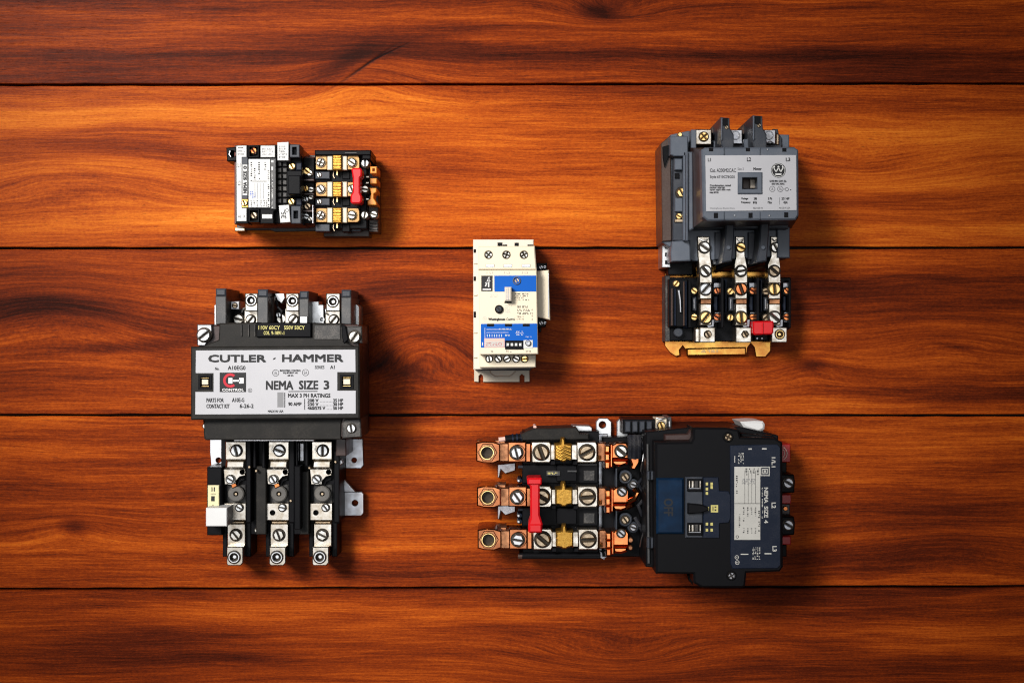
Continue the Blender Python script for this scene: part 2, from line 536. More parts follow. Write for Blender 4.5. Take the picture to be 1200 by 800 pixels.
class Print:
    """flat print lying just above a surface of height z"""

    def __init__(s, z, lift=0.15):
        s.z = z + lift
        s.v, s.f = [], []

    def poly(s, pts):
        k = len(s.v)
        pts = [(x, -y) for x, y in pts]
        if area2(pts) < 0:
            pts = pts[::-1]
        s.v += [tuple(sv(x, -y, s.z)) for x, y in pts]
        s.f.append(tuple(range(k, k + len(pts))))
        return s

    def rect(s, x0, y0, x1, y1):
        return s.poly([(x0, y0), (x1, y0), (x1, y1), (x0, y1)])

    def disc(s, cx, cy, r, n=24):
        return s.poly(circ(cx, cy, r, n))

    def ring(s, cx, cy, r, w_=0.5, n=20, a0=0, a1=360):
        m = n if a1 - a0 >= 360 else n
        A = [R(a0 + (a1 - a0) * i / m) for i in range(m + 1)]
        for p, q in zip(A, A[1:]):
            s.poly([(cx + (r - w_) * math.cos(p), cy + (r - w_) * math.sin(p)), (cx + r * math.cos(p), cy + r * math.sin(p)),
                    (cx + r * math.cos(q), cy + r * math.sin(q)), (cx + (r - w_) * math.cos(q), cy + (r - w_) * math.sin(q))])
        return s

    def line(s, x0, y0, x1, y1, w_=0.5):
        d = Vector((x1 - x0, y1 - y0)).normalized() * w_ / 2
        return s.poly([(x0 - d.y, y0 + d.x), (x1 - d.y, y1 + d.x), (x1 + d.y, y1 - d.x), (x0 + d.y, y0 - d.x)])

    def text(s, t, x0, y0, x1, y1, rot=0, bold=0.0):
        """fit the words into the rectangle; rot 90 reads upwards, 270 downwards; bold thickens the strokes (survey units)"""
        vs, fs = glyphs(t)
        ax, bx = min(v[0] for v in vs), max(v[0] for v in vs)
        ay, by = min(v[1] for v in vs), max(v[1] for v in vs)
        sh = [(0, 0)] if not bold else [(-bold, -bold), (bold, -bold), (bold, bold), (-bold, bold)]
        for q, (ox, oy) in enumerate(sh):
            k = len(s.v)
            z = s.z + 0.05 * q
            for x, y in vs:
                u, w_ = (x - ax) / (bx - ax), (y - ay) / (by - ay)
                if rot == 0:
                    p = (x0 + u * (x1 - x0), y1 - w_ * (y1 - y0))
                elif rot == 90:
                    p = (x0 + (1 - w_) * (x1 - x0), y1 - u * (y1 - y0))
                else:
                    p = (x0 + w_ * (x1 - x0), y0 + u * (y1 - y0))
                s.v.append(tuple(sv(p[0] + ox, p[1] + oy, z)))
            s.f += [tuple(i + k for i in f) for f in fs]
        return s

    def micro(s, x0, y0, x1, y1, rows=1, vert=False, fill=1.0, seed=0, wt=None):
        """print too small to read: rows of short strokes in word groups"""
        rn = random.Random(seed * 977 + int(x0 * 13 + y0 * 7))
        a0, a1, b0, b1 = (x0, x1, y0, y1) if not vert else (y0, y1, x0, x1)
        rh = (b1 - b0) / rows
        for i in range(rows):
            t0 = b0 + rh * (i + 0.15)
            t1 = b0 + rh * (i + 0.80)
            x, end = a0, a0 + (a1 - a0) * (1 if fill >= 1 else rn.uniform(fill, 1))
            left = rn.randint(3, 7)
            wd_ = wt or (0.95 if vert else min(0.66, rh * 0.3))
            while x < end:
                st = rn.random()
                u0, u1 = (t0, t1) if st < 0.6 else ((t0, (t0 + t1) / 2) if st < 0.8 else ((t0 + t1) / 2, t1))
                if vert:
                    s.rect(u0, x, u1, x + wd_ * rn.uniform(0.6, 1.2))
                else:
                    s.rect(x, u0, x + wd_ * rn.uniform(0.6, 1.2), u1)
                x += wd_ * 1.7
                left -= 1
                if left <= 0:
                    x += wd_ * 2.2
                    left = rn.randint(2, 7)
        return s

    def emit(s, parent, name='lettering', mat='ink', label=None):
        c = Vector((sum(v[0] for v in s.v) / len(s.v), sum(v[1] for v in s.v) / len(s.v), s.z * U))
        me = bpy.data.meshes.new(name)
        me.from_pydata([(v[0] - c.x, v[1] - c.y, v[2] - c.z) for v in s.v], [], s.f)
        return link(name, me, mat, parent, c, label)


def thing(name, label, cat, px, py, group=None):
    o = bpy.data.objects.new(name, None)
    COL.objects.link(o)
    o.location = sv(px, py, 0)
    o.empty_display_size = 0.02
    WL[o.name] = o.location.copy()
    o['label'], o['category'] = label, cat
    if group:
        o['group'] = group
    return o


GROUP = 'motor starters laid out on the planks'

# ------------------------------------------------------------------ the planked surface
base = MB().box(-1400, -860, 2600, 1650, -24, -14, 0).emit(None, 'wood_floor', 'gap')
base['kind'] = 'structure'
base['label'] = 'dark gaps between polished red brown hardwood planks'
edges_ = [(-870, -868), (-676, -674), (-482, -481), (-288.5, -288.5), (-94.5, -94.5), (99.6, 98.0), (291.0, 290.2), (486.2, 486.6), (690.0, 686.8), (884, 880), (1078, 1074), (1272, 1268), (1466, 1462), (1660, 1656)]
tones = [0.0, -0.03, 0.03, 0.0, -0.075, 0.040, -0.080, -0.010, -0.050, 0.0, -0.05, 0.03, 0.0]
for i in range(len(tones)):
    (a0, a1), (b0, b1) = edges_[i], edges_[i + 1]
    g = 1.45
    x0, x1, n = -1400, 2600, 160
    up, dn = [], []
    for j in range(n + 1):      # edges are sawn, not ruled: they wander by a fraction of a millimetre
        x = x0 + (x1 - x0) * j / n
        up.append((x, a0 + (a1 - a0) * x / 1200 + g + random.uniform(-0.4, 0.4)))
        dn.append((x, b0 + (b1 - b0) * x / 1200 - g + random.uniform(-0.4, 0.4)))
    o = prism(base, 'plank', 'wood', up + dn[::-1], -14, 0, 0.8)
    o['seed'] = float((i - 3) * 3.37 + 1.1)
    o['tone'] = tones[i]


# ------------------------------------------------------------------ large starter with the wide printed plate (left)
def big_plate_starter():
    T = thing('motor_starter', 'large black motor starter with a wide silver nameplate above three bare lugs', 'motor starter', 328, 500, GROUP)
    # mounting feet
    for pts, hole in (([(246, 510), (262, 510), (263, 524), (266, 546), (247.5, 547), (246, 530)], (256, 539, 3.3)),
                      ([(405, 514), (425, 514), (426, 545), (423, 548.5), (405, 548.5)], (415, 539, 3.2))):
        prism(T, 'mounting_foot', 'zinc', pts, 0, 6, 0.5, [(circ(*hole, 14), None)])
    MB().prism([(399, 576), (424, 576), (426, 578.5), (426, 601), (423, 604), (399, 604)], 8, 14, 0.6,
               [(circ(416, 589, 3.6, 16), None)]).emit(T, 'mounting_foot', 'zinc')
    prism(T, 'foot_gusset', 'zinc', [(401.5, 561), (403, 561), (416.5, 576), (401.5, 576)], 8, 18, 0.4)
    box(T, 'mounting_strip', 'bright', 251.2, 357, 254, 383, 0, 18, 0.5)
    prism(T, 'mounting_strip', 'bright', [(412, 356.5), (418.5, 356.5), (420.8, 359), (420.8, 384), (412, 384)], 0, 42, 0.6)
    # main housing, the wall of which shows on the right
    prism(T, 'housing', 'maroon', [(232, 381), (421, 380), (421.5, 512), (239, 514)], 6, 112, 1.2)
    for y in (402, 428, 455, 480):
        box(T, 'side_rib', 'maroon', 419, y, 422.6, y + 14, 12, 92, 0.8)
    # line side: deck, barriers and lugs
    box(T, 'line_deck', 'black', 257, 362, 409, 384, 6, 44, 0.8)
    for k, (x0, x1, y0) in enumerate(((252.5, 265, 338), (301.8, 314, 339), (350.8, 361.5, 341), (400, 411.5, 339.5))):
        prism(T, 'barrier', 'charcoal', [(x0, 380), (x0, y0 + 9), (x1, y0 + 9), (x1, 380)], 6, 92, 0.8)
        prism(T, 'barrier_end', 'deepslate', [(x0 + .2, y0 + 8.8), (x0 + .2, y0), (x1 - .2, y0), (x1 - .2, y0 + 8.8)], 6, 86, 1.6)
    for cx, cy, x0, x1, sx in ((294.4, 352, 287, 302.2, 294.0), (342.8, 352.5, 334.8, 350.4, 344.2), (390.2, 353.3, 382, 398.6, 391.3)):
        box(T, 'line_strap', 'silver', x0 - 1, 361, x1, 384, 44, 58, 0.8)
        lug = box(T, 'line_lug', 'silver', x0, 343.6, x1, 364.5, 40, 76, 1.0, [(circ(cx, cy, 5.0, 20), 62)])
        screw(lug, cx, cy, 6.6, 76, 'bright', 30, 'ring')
        screw(T, sx, 374.4, 5.6, 58, 'steel', -40, 'slot')
    prism(T, 'jumper_plate', 'bright', [(362, 353), (373.5, 353), (373.8, 357), (379, 357), (380, 384), (362, 384)], 30, 60, 0.6,
          [(circ(377.5, 374.2, 2.4, 12), 50)])
    tube(T, 'jumper_hook', 'bright', [(383, 360, 62), (381.5, 363, 64), (381.8, 367, 64), (385, 369, 62)], 0.9, 6)
    box(T, 'coil_lug', 'zinc', 270, 352.5, 280.5, 362.8, 24, 66, 0.9)
    screw(T, 275.3, 358, 3.0, 66, 'bronze', 80)
    prism(T, 'coil_clip', 'gold', [(265.5, 366), (271, 366), (272, 384), (266, 384)], 30, 52, 0.6)
    screw(T, 280, 374, 6.0, 56, 'steel', 75)
    tube(T, 'hook_terminal', 'bright', [(283, 366, 60), (285, 362, 62), (288, 360, 60)], 1.1, 6)
    box(T, 'coil_post', 'brown', 314.5, 347, 321.5, 380, 10, 62, 1.2)
    prism(T, 'coil_bracket', 'bright', [(321, 343.5), (333, 343.5), (334, 349), (330, 356), (325, 352)], 20, 50, 0.8)
    tube(T, 'coil_wire', 'wire', [(323, 352, 52), (326, 360, 58), (330, 364, 58), (328, 372, 56), (322, 378, 50)], 1.6, 6)
    screw(T, 330, 373.5, 5.8, 54, 'steel', 10)
    screw(T, 326.5, 369, 3.0, 58, 'bright', 10)
    box(T, 'terminal_tab', 'bright', 351, 370.5, 360.5, 384, 30, 96, 0.8)
    # cover: upper shoulder, coil tag, ear screws, main slab, lower skirt
    prism(T, 'upper_cover', 'satin', [(257, 378.5), (302, 377.5), (302, 394), (365, 394), (365, 378), (400, 378.5), (403, 386), (403, 400),
                                      (421, 408), (231.5, 408), (256, 398)], 60, 120, 1.4)
    for x in (282, 290.5, 298):
        box(T, 'cover_rib', 'dusty', x, 380, x + 1.3, 394, 112, 122, 0.4)
    box(T, 'cover_patch', 'dusty', 368, 380.5, 399, 398, 112, 121.2, 0.8)
    tag = box(T, 'coil_tag', 'black', 300.5, 378, 364.5, 395, 90, 124, 1.0)
    p = Print(124)
    p.text('110V 60CY', 303, 381.6, 328, 386, 0, .1).text('550V 50CY', 333, 381.6, 357, 386, 0, .1).text('COIL', 309, 388, 316, 392, 0, .1).text('9-1891-1', 318, 388, 333, 392, 0, .1)
    p.emit(tag, 'lettering', 'yellowink')
    ear = prism(T, 'cover_ear', 'zinc', [(231, 380), (248, 380), (249, 393), (240, 405), (231, 405)], 60, 117, 1.0)
    screw(ear, 239.5, 392.4, 8.0, 117, 'bright', -52, hf=1.1)
    ear = prism(T, 'cover_ear', 'dusty', [(405, 382.5), (424, 382), (424.5, 402), (405, 401)], 60, 117, 1.2)
    screw(ear, 415.6, 394.6, 7.0, 117, 'steel', -35)
    prism(T, 'cover_clip', 'black', [(400.5, 380), (405, 382), (408, 398), (403, 403), (400.5, 394)], 90, 121, 0.8)
    prism(T, 'cover', 'satin', [(223.5, 406), (421, 405), (421.8, 490.5), (223.5, 492)], 88, 128, 1.6,
          [([(cx - 5.8, cy - 6.2), (cx + 5.8, cy - 6.2), (cx + 5.8, cy + 6.2), (cx - 5.8, cy + 6.2)], 118) for cx, cy in ((240.2, 447.6), (406.2, 447.2))])
    prism(T, 'lower_skirt', 'satin', [(239, 490), (402, 490), (400, 496), (399.5, 515), (240.5, 515.5), (238.5, 508)], 40, 114, 1.2)
    box(T, 'skirt_highlight', 'zinc', 274, 515.3, 368, 516.4, 96, 112, 0.3)  # thin pale strip added to imitate the highlight along the skirt edge
    ear = prism(T, 'cover_ear', 'dusty', [(404, 491), (422.5, 490), (423.5, 512), (401, 513.5), (401, 496)], 40, 117, 1.2)
    screw(ear, 411.8, 501.6, 5.3, 117, 'bright', 10)
    screw(T, 240.6, 499, 3.0, 112, 'steel', 0)
    # printed plate with two notches for the indicator windows
    pl = prism(T, 'nameplate', 'plate', [(229.5, 410.5), (416.5, 409.5), (416.8, 436), (395.4, 436), (395.4, 457.6), (417, 457.6), (417, 484.6),
                                         (228.7, 485.6), (228.9, 459), (250.2, 459), (250.2, 437.2), (229.2, 437.2)], 127.5, 129, 0.3)
    z = 129
    p = Print(z)
    p.text('CUTLER', 244.5, 416, 311.5, 424, 0, 0.55).text('HAMMER', 331, 415.5, 402, 423.6, 0, 0.55)
    p.poly([(319.6, 421.6), (320.4, 419.6), (323.2, 418.6), (322.4, 420.8)])
    p.text('No.', 252, 430.2, 256.8, 433.4, 0, .12).text('A10EG0', 267, 428.6, 287.5, 433.2, 0, 0.16).text('SERIES', 369, 428.4, 380, 432, 0, .08).text('A1', 387, 428, 392, 432, 0, .16)
    p.ring(323, 436.8, 4.0, 0.55).text('UL', 321, 435, 325, 438.6).ring(358, 436.4, 4.0, 0.55).text('SA', 356, 434.6, 360, 438.2)
    p.text('INDUSTRIAL CONTROL', 328, 433, 352.6, 435.2, 0, .1).text('EQUIPMENT NO', 332, 435.8, 349, 438, 0, .1).text('68 SA', 337, 438.8, 344, 440.8, 0, .1)
    p.text('NEMA', 312, 446.4, 343.4, 456.2, 0, 0.42).text('SIZE', 350.6, 446, 372.6, 455.8, 0, 0.42).text('3', 379.6, 446, 385.4, 455.8, 0, 0.42)
    p.line(338, 458.6, 372, 458.3, 1.0)
    p.text('MAX 3 PH RATINGS', 337.6, 461, 387, 465.6, 0, 0.2)
    p.rect(333.2, 460, 334.2, 477.4).rect(356.6, 467, 357.5, 480)
    p.text('90 AMP', 338, 471.2, 353.2, 475.2, 0, .2)
    for i, (a, b_) in enumerate((('208 V', '25 HP'), ('230 V', '30 HP'), ('460/575 V', '50 HP'))):
        y = 467.2 + i * 4.5
        p.text(a, 360.5, y, 373 if i < 2 else 381, y + 3.6, 0, 0.2).text(b_, 390.5, y, 402, y + 3.6, 0, 0.2)
        x = 375 if i < 2 else 383
        while x < 389:
            p.rect(x, y + 3.0, x + 0.8, y + 3.6)
            x += 1.7
    p.text('PARTS FOR', 242, 466.4, 262, 471, 0, 0.16).text('A10E-G', 272, 466.2, 286, 470.8, 0, 0.16)
    p.text('CONTACT KIT', 242, 473.4, 269, 478, 0, 0.16).text('6-26-2', 281, 473.2, 297, 477.8, 0, 0.16)
    p.text('MADE IN USA', 314, 480.4, 332, 483, 0, .1)
    p.ring(293, 457.3, 2.5, 0.5).text('R', 292, 456, 294, 458.6)
    p.emit(pl, 'lettering', 'ink')
    Print(z).rect(325, 459.4, 332.2, 477).emit(pl, 'grey_block', 'greyink')
    Print(z).rect(257.4, 436.4, 288.4, 459.2).emit(pl, 'logo_field', 'ink')
    p = Print(z, 0.3)
    p.ring(269.8, 445.6, 8.4, 3.0, 20, 48, 312)
    p.emit(pl, 'logo_letter', 'redink')
    p = Print(z, 0.4)
    p.rect(267.6, 442.6, 272.4, 449.2).rect(280.2, 442.6, 285.6, 449.2).rect(272, 445, 281, 447)
    p.text('CONTROL', 260.4, 455.2, 285.6, 458, 0, .14)
    p.emit(pl, 'logo_letter', 'whitecap')
    for cx, cy, w_, h_ in ((240.2, 447.6, 3.8, 3.0), (406.2, 447.2, 4.2, 3.2)):
        win = box(T, 'indicator_window', 'black', cx - 8, cy - 8.5, cx + 8, cy + 8.5, 127.5, 129, 0.3,
                  [([(cx - 5.6, cy - 6), (cx + 5.6, cy - 6), (cx + 5.6, cy + 6), (cx - 5.6, cy + 6)], None)])
        box(win, 'indicator_flag', 'cream', cx - w_, cy - h_, cx + w_, cy + h_, 118, 126, 0.5)
        for y in (cy - 5.4, cy + 4.4):
            box(win, 'window_bar', 'brass', cx - 4.6, y, cx + 4.6, y + 0.9, 118, 125, 0.2)
    # overload relay below: bed, barriers and three poles
    prism(T, 'relay_bed', 'black', [(259, 512), (398, 512), (398, 612), (392, 618), (392, 626), (262, 626), (259, 618)], 4, 40, 1.0)
    box(T, 'relay_wall', 'black', 391.5, 528, 397.8, 612, 4, 66, 1.0)
    for x0, x1, y0, y1, z in ((288.5, 294, 516, 612, 62), (300, 312, 546, 626, 56), (296.5, 300, 516, 548, 58), (307, 310.5, 516, 548, 66),
                              (338.5, 345, 516, 612, 62), (345, 352, 546, 620, 72), (352, 362, 552, 626, 56), (346, 349, 516, 546, 58),
                              (357.5, 361, 516, 546, 70)):
        box(T, 'relay_barrier', 'black' if x1 - x0 < 9 else 'satin', x0, y0, x1, y1, 20, z, 0.9)
    box(T, 'spring_leaf', 'zinc', 351.5, 519, 356, 540, 20, 44, 0.5)
    for x, y in ((292, 547), (300, 551.5), (340.5, 586.5), (362.5, 548), (349, 587), (393, 541)):
        cyl(T, 'rivet', 'bronze', x, y, 1.7, 40, 69 if x > 380 else 64, 0.5, 10)
    prism(T, 'trip_lever', 'zinc', [(394, 541), (400, 538), (402, 542), (397, 547), (394, 546)], 50, 60, 0.6)
    box(T, 'side_block', 'maroon', 393.5, 514, 405.5, 534, 10, 76, 0.8)
    for k in range(3):
        d = (0, 50.4, 101.2)[k]
        L = T
        st = MB()
        st.box(264 + d, 517, 288.6 + d * .995, 538.5, 40, 64, 0.9)
        st.prism([(264.2 + d, 538), (288.4 + d, 538), (287.6 + d, 550), (263 + d, 550)], 40, 60, 3.0)
        st.prism([(261.5 + d, 549), (287.8 + d, 549), (287.6 + d, 557), (281 + d, 558.5), (277 + d, 563), (276 + d, 567.5), (263 + d, 567.5)],
                 30, 52, 0.8, [(circ(284 + d, 552.8, 2.9, 14), 40)])
        st.emit(L, 'heater_strap', 'silver')
        screw(L, 277.2 + d, 527.6, 6.6, 64, 'bright', (15, 70, 0)[k], 'slot')
        tube(L, 'lock_ring', 'steel', [(269.5 + d, 522, 64.5), (267.6 + d, 526, 64.5), (269.6 + d, 530, 64.5)], 0.7, 6)
        cyl(L, 'washer', 'steel', 270 + d, 561.6, 6.2, 50, 54, 0.6, 16)
        screw(L, 270 + d, 561.4, 4.6, 54, 'bright', (60, 30, 45)[k])
        if k < 2:
            prism(L, 'copper_link', 'copper', [(270 + d, 566), (275 + d, 564), (278 + d, 569), (272 + d, 572)], 44, 52, 0.6)
        tube(L, 'bimetal_hook', 'black', [(279 + d, 569, 54), (281 + d, 563.5, 56), (286 + d, 561, 56), (288 + d, 562, 54)], 1.2, 6)
        box(L, 'heater_well', 'dusty', 265.8 + d, 567.5, 288.3 + d, 589, 20, 42, 0.8)
        disc = cyl(L, 'heater_disc', 'knob', 276.4 + d, 578.5, 9.6, 30, 50, 1.4, 24, [(circ(276.4 + d, 578.5, 2.8, 12), 42)])
        cyl(disc, 'heater_stud', 'bronze', 276.4 + d, 578.5, 1.8, 38, 48, 0.4, 10)
        st = MB()
        st.box(262 + d, 589, 288.4 + d, 609.5, 30, 50, 0.8, [(circ(269 + d, 600.4, 3.0, 14), 38)])
        st.emit(L, 'lower_strap', 'silver')
        st = MB()
        st.prism([(266 + d, 609), (288 + d, 609), (287.6 + d, 614.5), (266.6 + d, 614.5)], 24, 44, 2.2)
        st.emit(L, 'strap_bend', 'bronze')
        cyl(L, 'washer', 'steel', 280.4 + d, 594.6, 5.2, 49, 52, 0.6, 16)
        screw(L, 280.4 + d, 594.4, 4.2, 52, 'bright', (60, 80, 40)[k])
        # channel walls, load pad and set-screw lug
        for xa, xb in ((261, 266.2), (287.6, 294)):
            box(L, 'lug_channel', 'black', xa + d, 612, xb + d, 652, 2, 42, 0.9)
        box(L, 'load_pad', 'silver', 266.4 + d, 613.5, 287.4 + d, 640, 16, 48, 0.7)
        screw(L, 276.6 + d, 626.4, 6.8, 48, 'steel', (40, 20, 65)[k], 'hex', hf=.9)
        lug = prism(L, 'load_lug', 'silver', [(265.6 + d * .992, 640.3), (284.8 + d * .992, 640.3), (284.8 + d * .992, 659), (282 + d * .992, 662.4), (266.8 + d * .992, 662.4),
                                              (265.4 + d * .992, 660)], 2, 60, 0.9, [(circ(274.4 + d * .992, 652.4, 5.0, 20), 46)])
        screw(lug, 274.4 + d * .992, 652.4, 7.2, 60, 'bright', 20, 'ring')
    screw(T, 301.5, 620.5, 3.0, 40, 'steel', 40)
    # reset block with its white button at the left
    box(T, 'reset_block', 'black', 242.5, 547, 260, 627, 4, 58, 1.2)
    strip = box(T, 'reset_scale', 'paleyellow', 243.4, 568.3, 256.6, 596, 50, 62, 0.5)
    p = Print(62)
    p.rect(247.8, 570.5, 249, 575.5).rect(250.4, 570.5, 251.8, 575.5).rect(247.4, 581, 251.6, 587).rect(247, 578, 253, 578.6).rect(249, 591, 250, 592)
    p.emit(strip, 'lettering', 'ink')
    box(T, 'reset_button', 'whitecap', 241.2, 594.8, 266, 616.4, 40, 84, 0.9)


big_plate_starter()


# ------------------------------------------------------------------ small starter with paper labels (top left)
def small_label_starter():
    T = thing('motor_starter', 'small black motor starter with white paper labels and a red reset bar between brass poles', 'motor starter', 358, 226, GROUP)
    z1 = 92
    prism(T, 'base_plate', 'charcoal', [(277.5, 182), (370, 182), (370, 270.5), (322, 271.5), (316, 269.5), (277.5, 269.8)], 0, 8, 0.6)
    prism(T, 'base_tab', 'bronze', [(275, 266), (287, 267.5), (287, 271), (275, 271)], 0, 14, 0.8)
    ear = prism(T, 'mounting_ear', 'black', [(265, 173), (278, 172), (278, 189), (266, 189)], 40, 76, 1.2, [(circ(272, 180.5, 4.2, 14), 60)])
    tube(ear, 'ear_ring', 'zinc', [(269.6, 177, 76.6), (268.6, 181, 76.6), (270.6, 184, 76.6)], 0.8, 6)
    prism(T, 'housing', 'phenolic', [(274.5, 170.5), (347, 169), (352, 172), (354, 182), (354, 262.5), (274.5, 262.5)], 6, 72, 1.0)
    prism(T, 'housing_end', 'phenolic', [(352, 182), (368.5, 184), (368.5, 264), (352, 264)], 6, 44, 1.0)
    prism(T, 'front_face', 'black', [(276, 170.6), (346.5, 169.2), (350.5, 172), (354, 184), (354, 262), (276, 262.3)], 60, 76, 1.0)
    prism(T, 'label_block', 'black', [(276, 170.3), (290.6, 170.1), (290.6, 185), (304.6, 185), (304.6, 170), (324, 169.8), (324, 246), (320.6, 248), (320.6, 262),
                                      (305, 262), (305, 246), (290.6, 246), (290.6, 262), (276, 262.2)], 60, z1 - 4, 0.8)
    # paper labels
    lab = prism(T, 'paper_strip', 'white', [(277, 171), (288.8, 170.7), (288.8, 184), (283.4, 184), (283.4, 240), (288.8, 240), (288.8, 259), (277.4, 259.2)],
                z1 - 4, z1 - 3, 0.2)
    p = Print(z1 - 3)
    p.rect(279, 173, 285, 173.8).text('L1', 278.6, 191.5, 281.6, 196).text('L2', 278.8, 212, 281.8, 217).text('A2', 279, 252, 282.5, 255).text('X', 285, 252, 287.5, 255)
    p.emit(lab, 'lettering', 'ink')
    Print(z1 - 3).micro(278.5, 175.5, 287.5, 182.5, 2, seed=3).emit(lab, 'faint_lettering', 'greyink')
    box(T, 'label_ledge', 'deepslate', 283, 184.5, 290.3, 240.5, z1 - 5, z1 - 2, 0.4)
    lab = box(T, 'size_label', 'white', 284.2, 193, 289.8, 229, z1 - 2, z1 - 1, 0.2)
    p = Print(z1 - 1)
    p.text('NEMA', 285.3, 213.6, 288.9, 226.4, 90, 0.3).text('SIZE', 285.3, 200.6, 288.9, 211, 90, 0.3).text('0', 285.3, 194.6, 288.9, 198, 90, 0.3)
    p.emit(lab, 'lettering', 'ink')
    pad = box(T, 'terminal_square', 'gold', 283, 233, 290.6, 243.5, 70, z1 - 1.4, 0.6)
    screw(pad, 286.5, 238.2, 3.4, z1 - 1.4, 'brass', 20)
    for x0, y0, x1, y1, cx, cy, m_ in ((290.8, 170.5, 303.5, 184.6, 297.3, 176.8, 'copper'), (291, 245, 303.8, 260.5, 297.6, 252.5, 'bronze')):
        well = box(T, 'terminal_well', 'black', x0, y0, x1, y1, 74, z1 - 4, 0.6, [([(x0 + 1.6, y0 + 1.6), (x1 - 1.6, y0 + 1.6), (x1 - 1.6, y1 - 1.6), (x0 + 1.6, y1 - 1.6)], 77)])
        cyl(well, 'washer', 'bronze', cx, cy, 4.6, 77, 80, 0.5, 14)
        screw(well, cx, cy, 4.0, 80, m_, 35)
    main = box(T, 'rating_label', 'white', 291.3, 186.5, 316.6, 243.2, z1 - 4, z1 + 1, 0.3)
    p = Print(z1 + 1)
    for x, y0, y1 in ((293.2, 190, 212), (297, 197, 211), (302.2, 190, 211), (309.6, 190, 200)):
        p.micro(x, y0, x + 2.8, y1, 1, True, 1, seed=int(x), wt=1.5)
    p.rect(295.5, 212.2, 312.4, 212.8).micro(313.4, 200, 316, 242, 1, True, 1, seed=8, wt=1.3)
    for x in (293.4, 296.8, 300.4, 304.8, 308.2, 311.2):
        p.micro(x, 234.5, x + 2.4, 241.5, 1, True, 1, seed=int(x), wt=1.3)
    p.emit(main, 'lettering', 'ink')
    p = Print(z1 + 1)
    p.micro(292.6, 224, 297.5, 232, 2, True, seed=5, wt=1.3).micro(297, 226, 300, 231, 1, True, seed=6, wt=1.3)
    p.emit(main, 'stamped_lettering', 'blueink')
    p = Print(z1 + 1)
    for x in (298.5, 301.5, 304.6, 308.5):
        p.rect(x, 214.5, x + .4, 233)
    p.emit(main, 'ruled_lines', 'greyink')
    strip = box(T, 'print_strip', 'charcoal', 317, 186, 323.2, 245, z1 - 4, z1 - 1, 0.4)
    p = Print(z1 - 1)
    p.rect(317.6, 188, 320.6, 190.4).rect(318, 195.5, 320, 199.6).micro(318, 202, 320.4, 244, 1, True, seed=12)
    p.emit(strip, 'lettering', 'white')
    lab = box(T, 'paper_label', 'white', 305.4, 170.8, 322, 184.2, z1 - 4, z1 - 2, 0.3)
    Print(z1 - 2).micro(307, 173.2, 320, 182.5, 3, seed=15).emit(lab, 'faint_lettering', 'greyink')
    lab = prism(T, 'paper_label', 'white', [(325, 167), (338.2, 166.5), (338, 188), (325.2, 188)], 78, z1 + 2, 0.4)
    Print(z1 + 2).micro(326.8, 169.5, 336.4, 186, 5, seed=16, fill=.7, wt=1.2).emit(lab, 'lettering', 'greyink')
    lab = box(T, 'paper_label', 'white', 307, 251.2, 319, 256.2, z1 - 4, z1 - 2, 0.3)
    lab = prism(T, 'paper_label', 'white', [(326.6, 240.8), (338.6, 240), (340.2, 260.2), (328.6, 261)], 78, z1 + 2, 0.4)
    p = Print(z1 + 2)
    p.line(329.5, 256, 334, 247, .6).line(331, 252, 336, 255, .6).line(333, 245, 335, 257, .5).ring(336.2, 246.5, 2, .5).micro(329.5, 248, 335, 256, 2, seed=18)
    p.emit(lab, 'handwriting', 'ink')
    # clamp terminals at the corners of the coil side
    for x0, y0, x1, y1 in ((339.2, 169.4, 351, 184.5), (340.8, 241.2, 352.6, 262)):
        cx, cy = (x0 + x1) / 2, (y0 + y1) / 2
        box(T, 'clamp_terminal', 'deepslate', x0, y0, x1, y1, 60, z1 - 1, 0.8, [([(cx - 2.6, cy - 4.5), (cx + 2.4, cy - 4.5), (cx + 2.4, cy + 4.5), (cx - 2.6, cy + 4.5)], 77)])
    # louvred middle and coil cap
    for i in range(7):
        y = 189.5 + i * 7.2
        for x in (325, 331.4):
            box(T, 'louvre', 'dusty', x, y, x + 4.8, y + 5.4, 74, 82, 0.7)
    box(T, 'coil_yoke', 'black', 336, 200, 353.5, 231, 60, z1 - 4, 0.8)
    box(T, 'coil_cap', 'black', 337.6, 205.5, 352, 227.6, 70, z1 + 10, 1.0)
    for x, y in ((342.4, 195), (341.8, 236.2)):
        cyl(T, 'washer', 'brass', x, y, 4.8, 76, 80, 0.5, 16)
        screw(T, x, y, 3.9, 80, 'brass', 30)
        box(T, 'terminal_side', 'navy', 347, y - 4, 353.5, y + 4.5, 60, 82, 0.8)
    # contact screws beside the relay
    box(T, 'contact_bed', 'black', 354.3, 185, 368.2, 262, 40, 62, 0.6)
    for x, y, r, m_, a in ((359.6, 200.6, 5.0, 'brass', 50), (363, 203, 4.2, 'steel', 60), (358.4, 221, 4.4, 'brass', 10), (364.6, 222.4, 4, 'steel', 80),
                           (358.6, 233.6, 3.6, 'bright', 15), (364.6, 231, 3.6, 'steel', 70), (360.6, 241.8, 4.6, 'bronze', 40), (359.2, 253.6, 4.0, 'bright', 75),
                           (363.6, 256.6, 3.0, 'steel', 35)):
        cyl(T, 'washer', m_, x, y, r * 1.05, 58, 63, 0.5, 14)
        screw(T, x, y, r * .85, 63, m_, a)
    for y in (211, 227.4, 247.4):
        box(T, 'contact_barrier', 'maroon', 354.5, y - 1.4, 368, y + 1.2, 50, 74, 0.6)
    box(T, 'edge_trim', 'zinc', 366, 240, 367.2, 262, 50, 76, 0.3)
    # overload relay
    box(T, 'relay_foot', 'brown', 379, 190, 433, 277.5, 0, 24, 1.0)
    box(T, 'relay_case', 'black', 369, 178, 430, 268, 6, 56, 1.0)
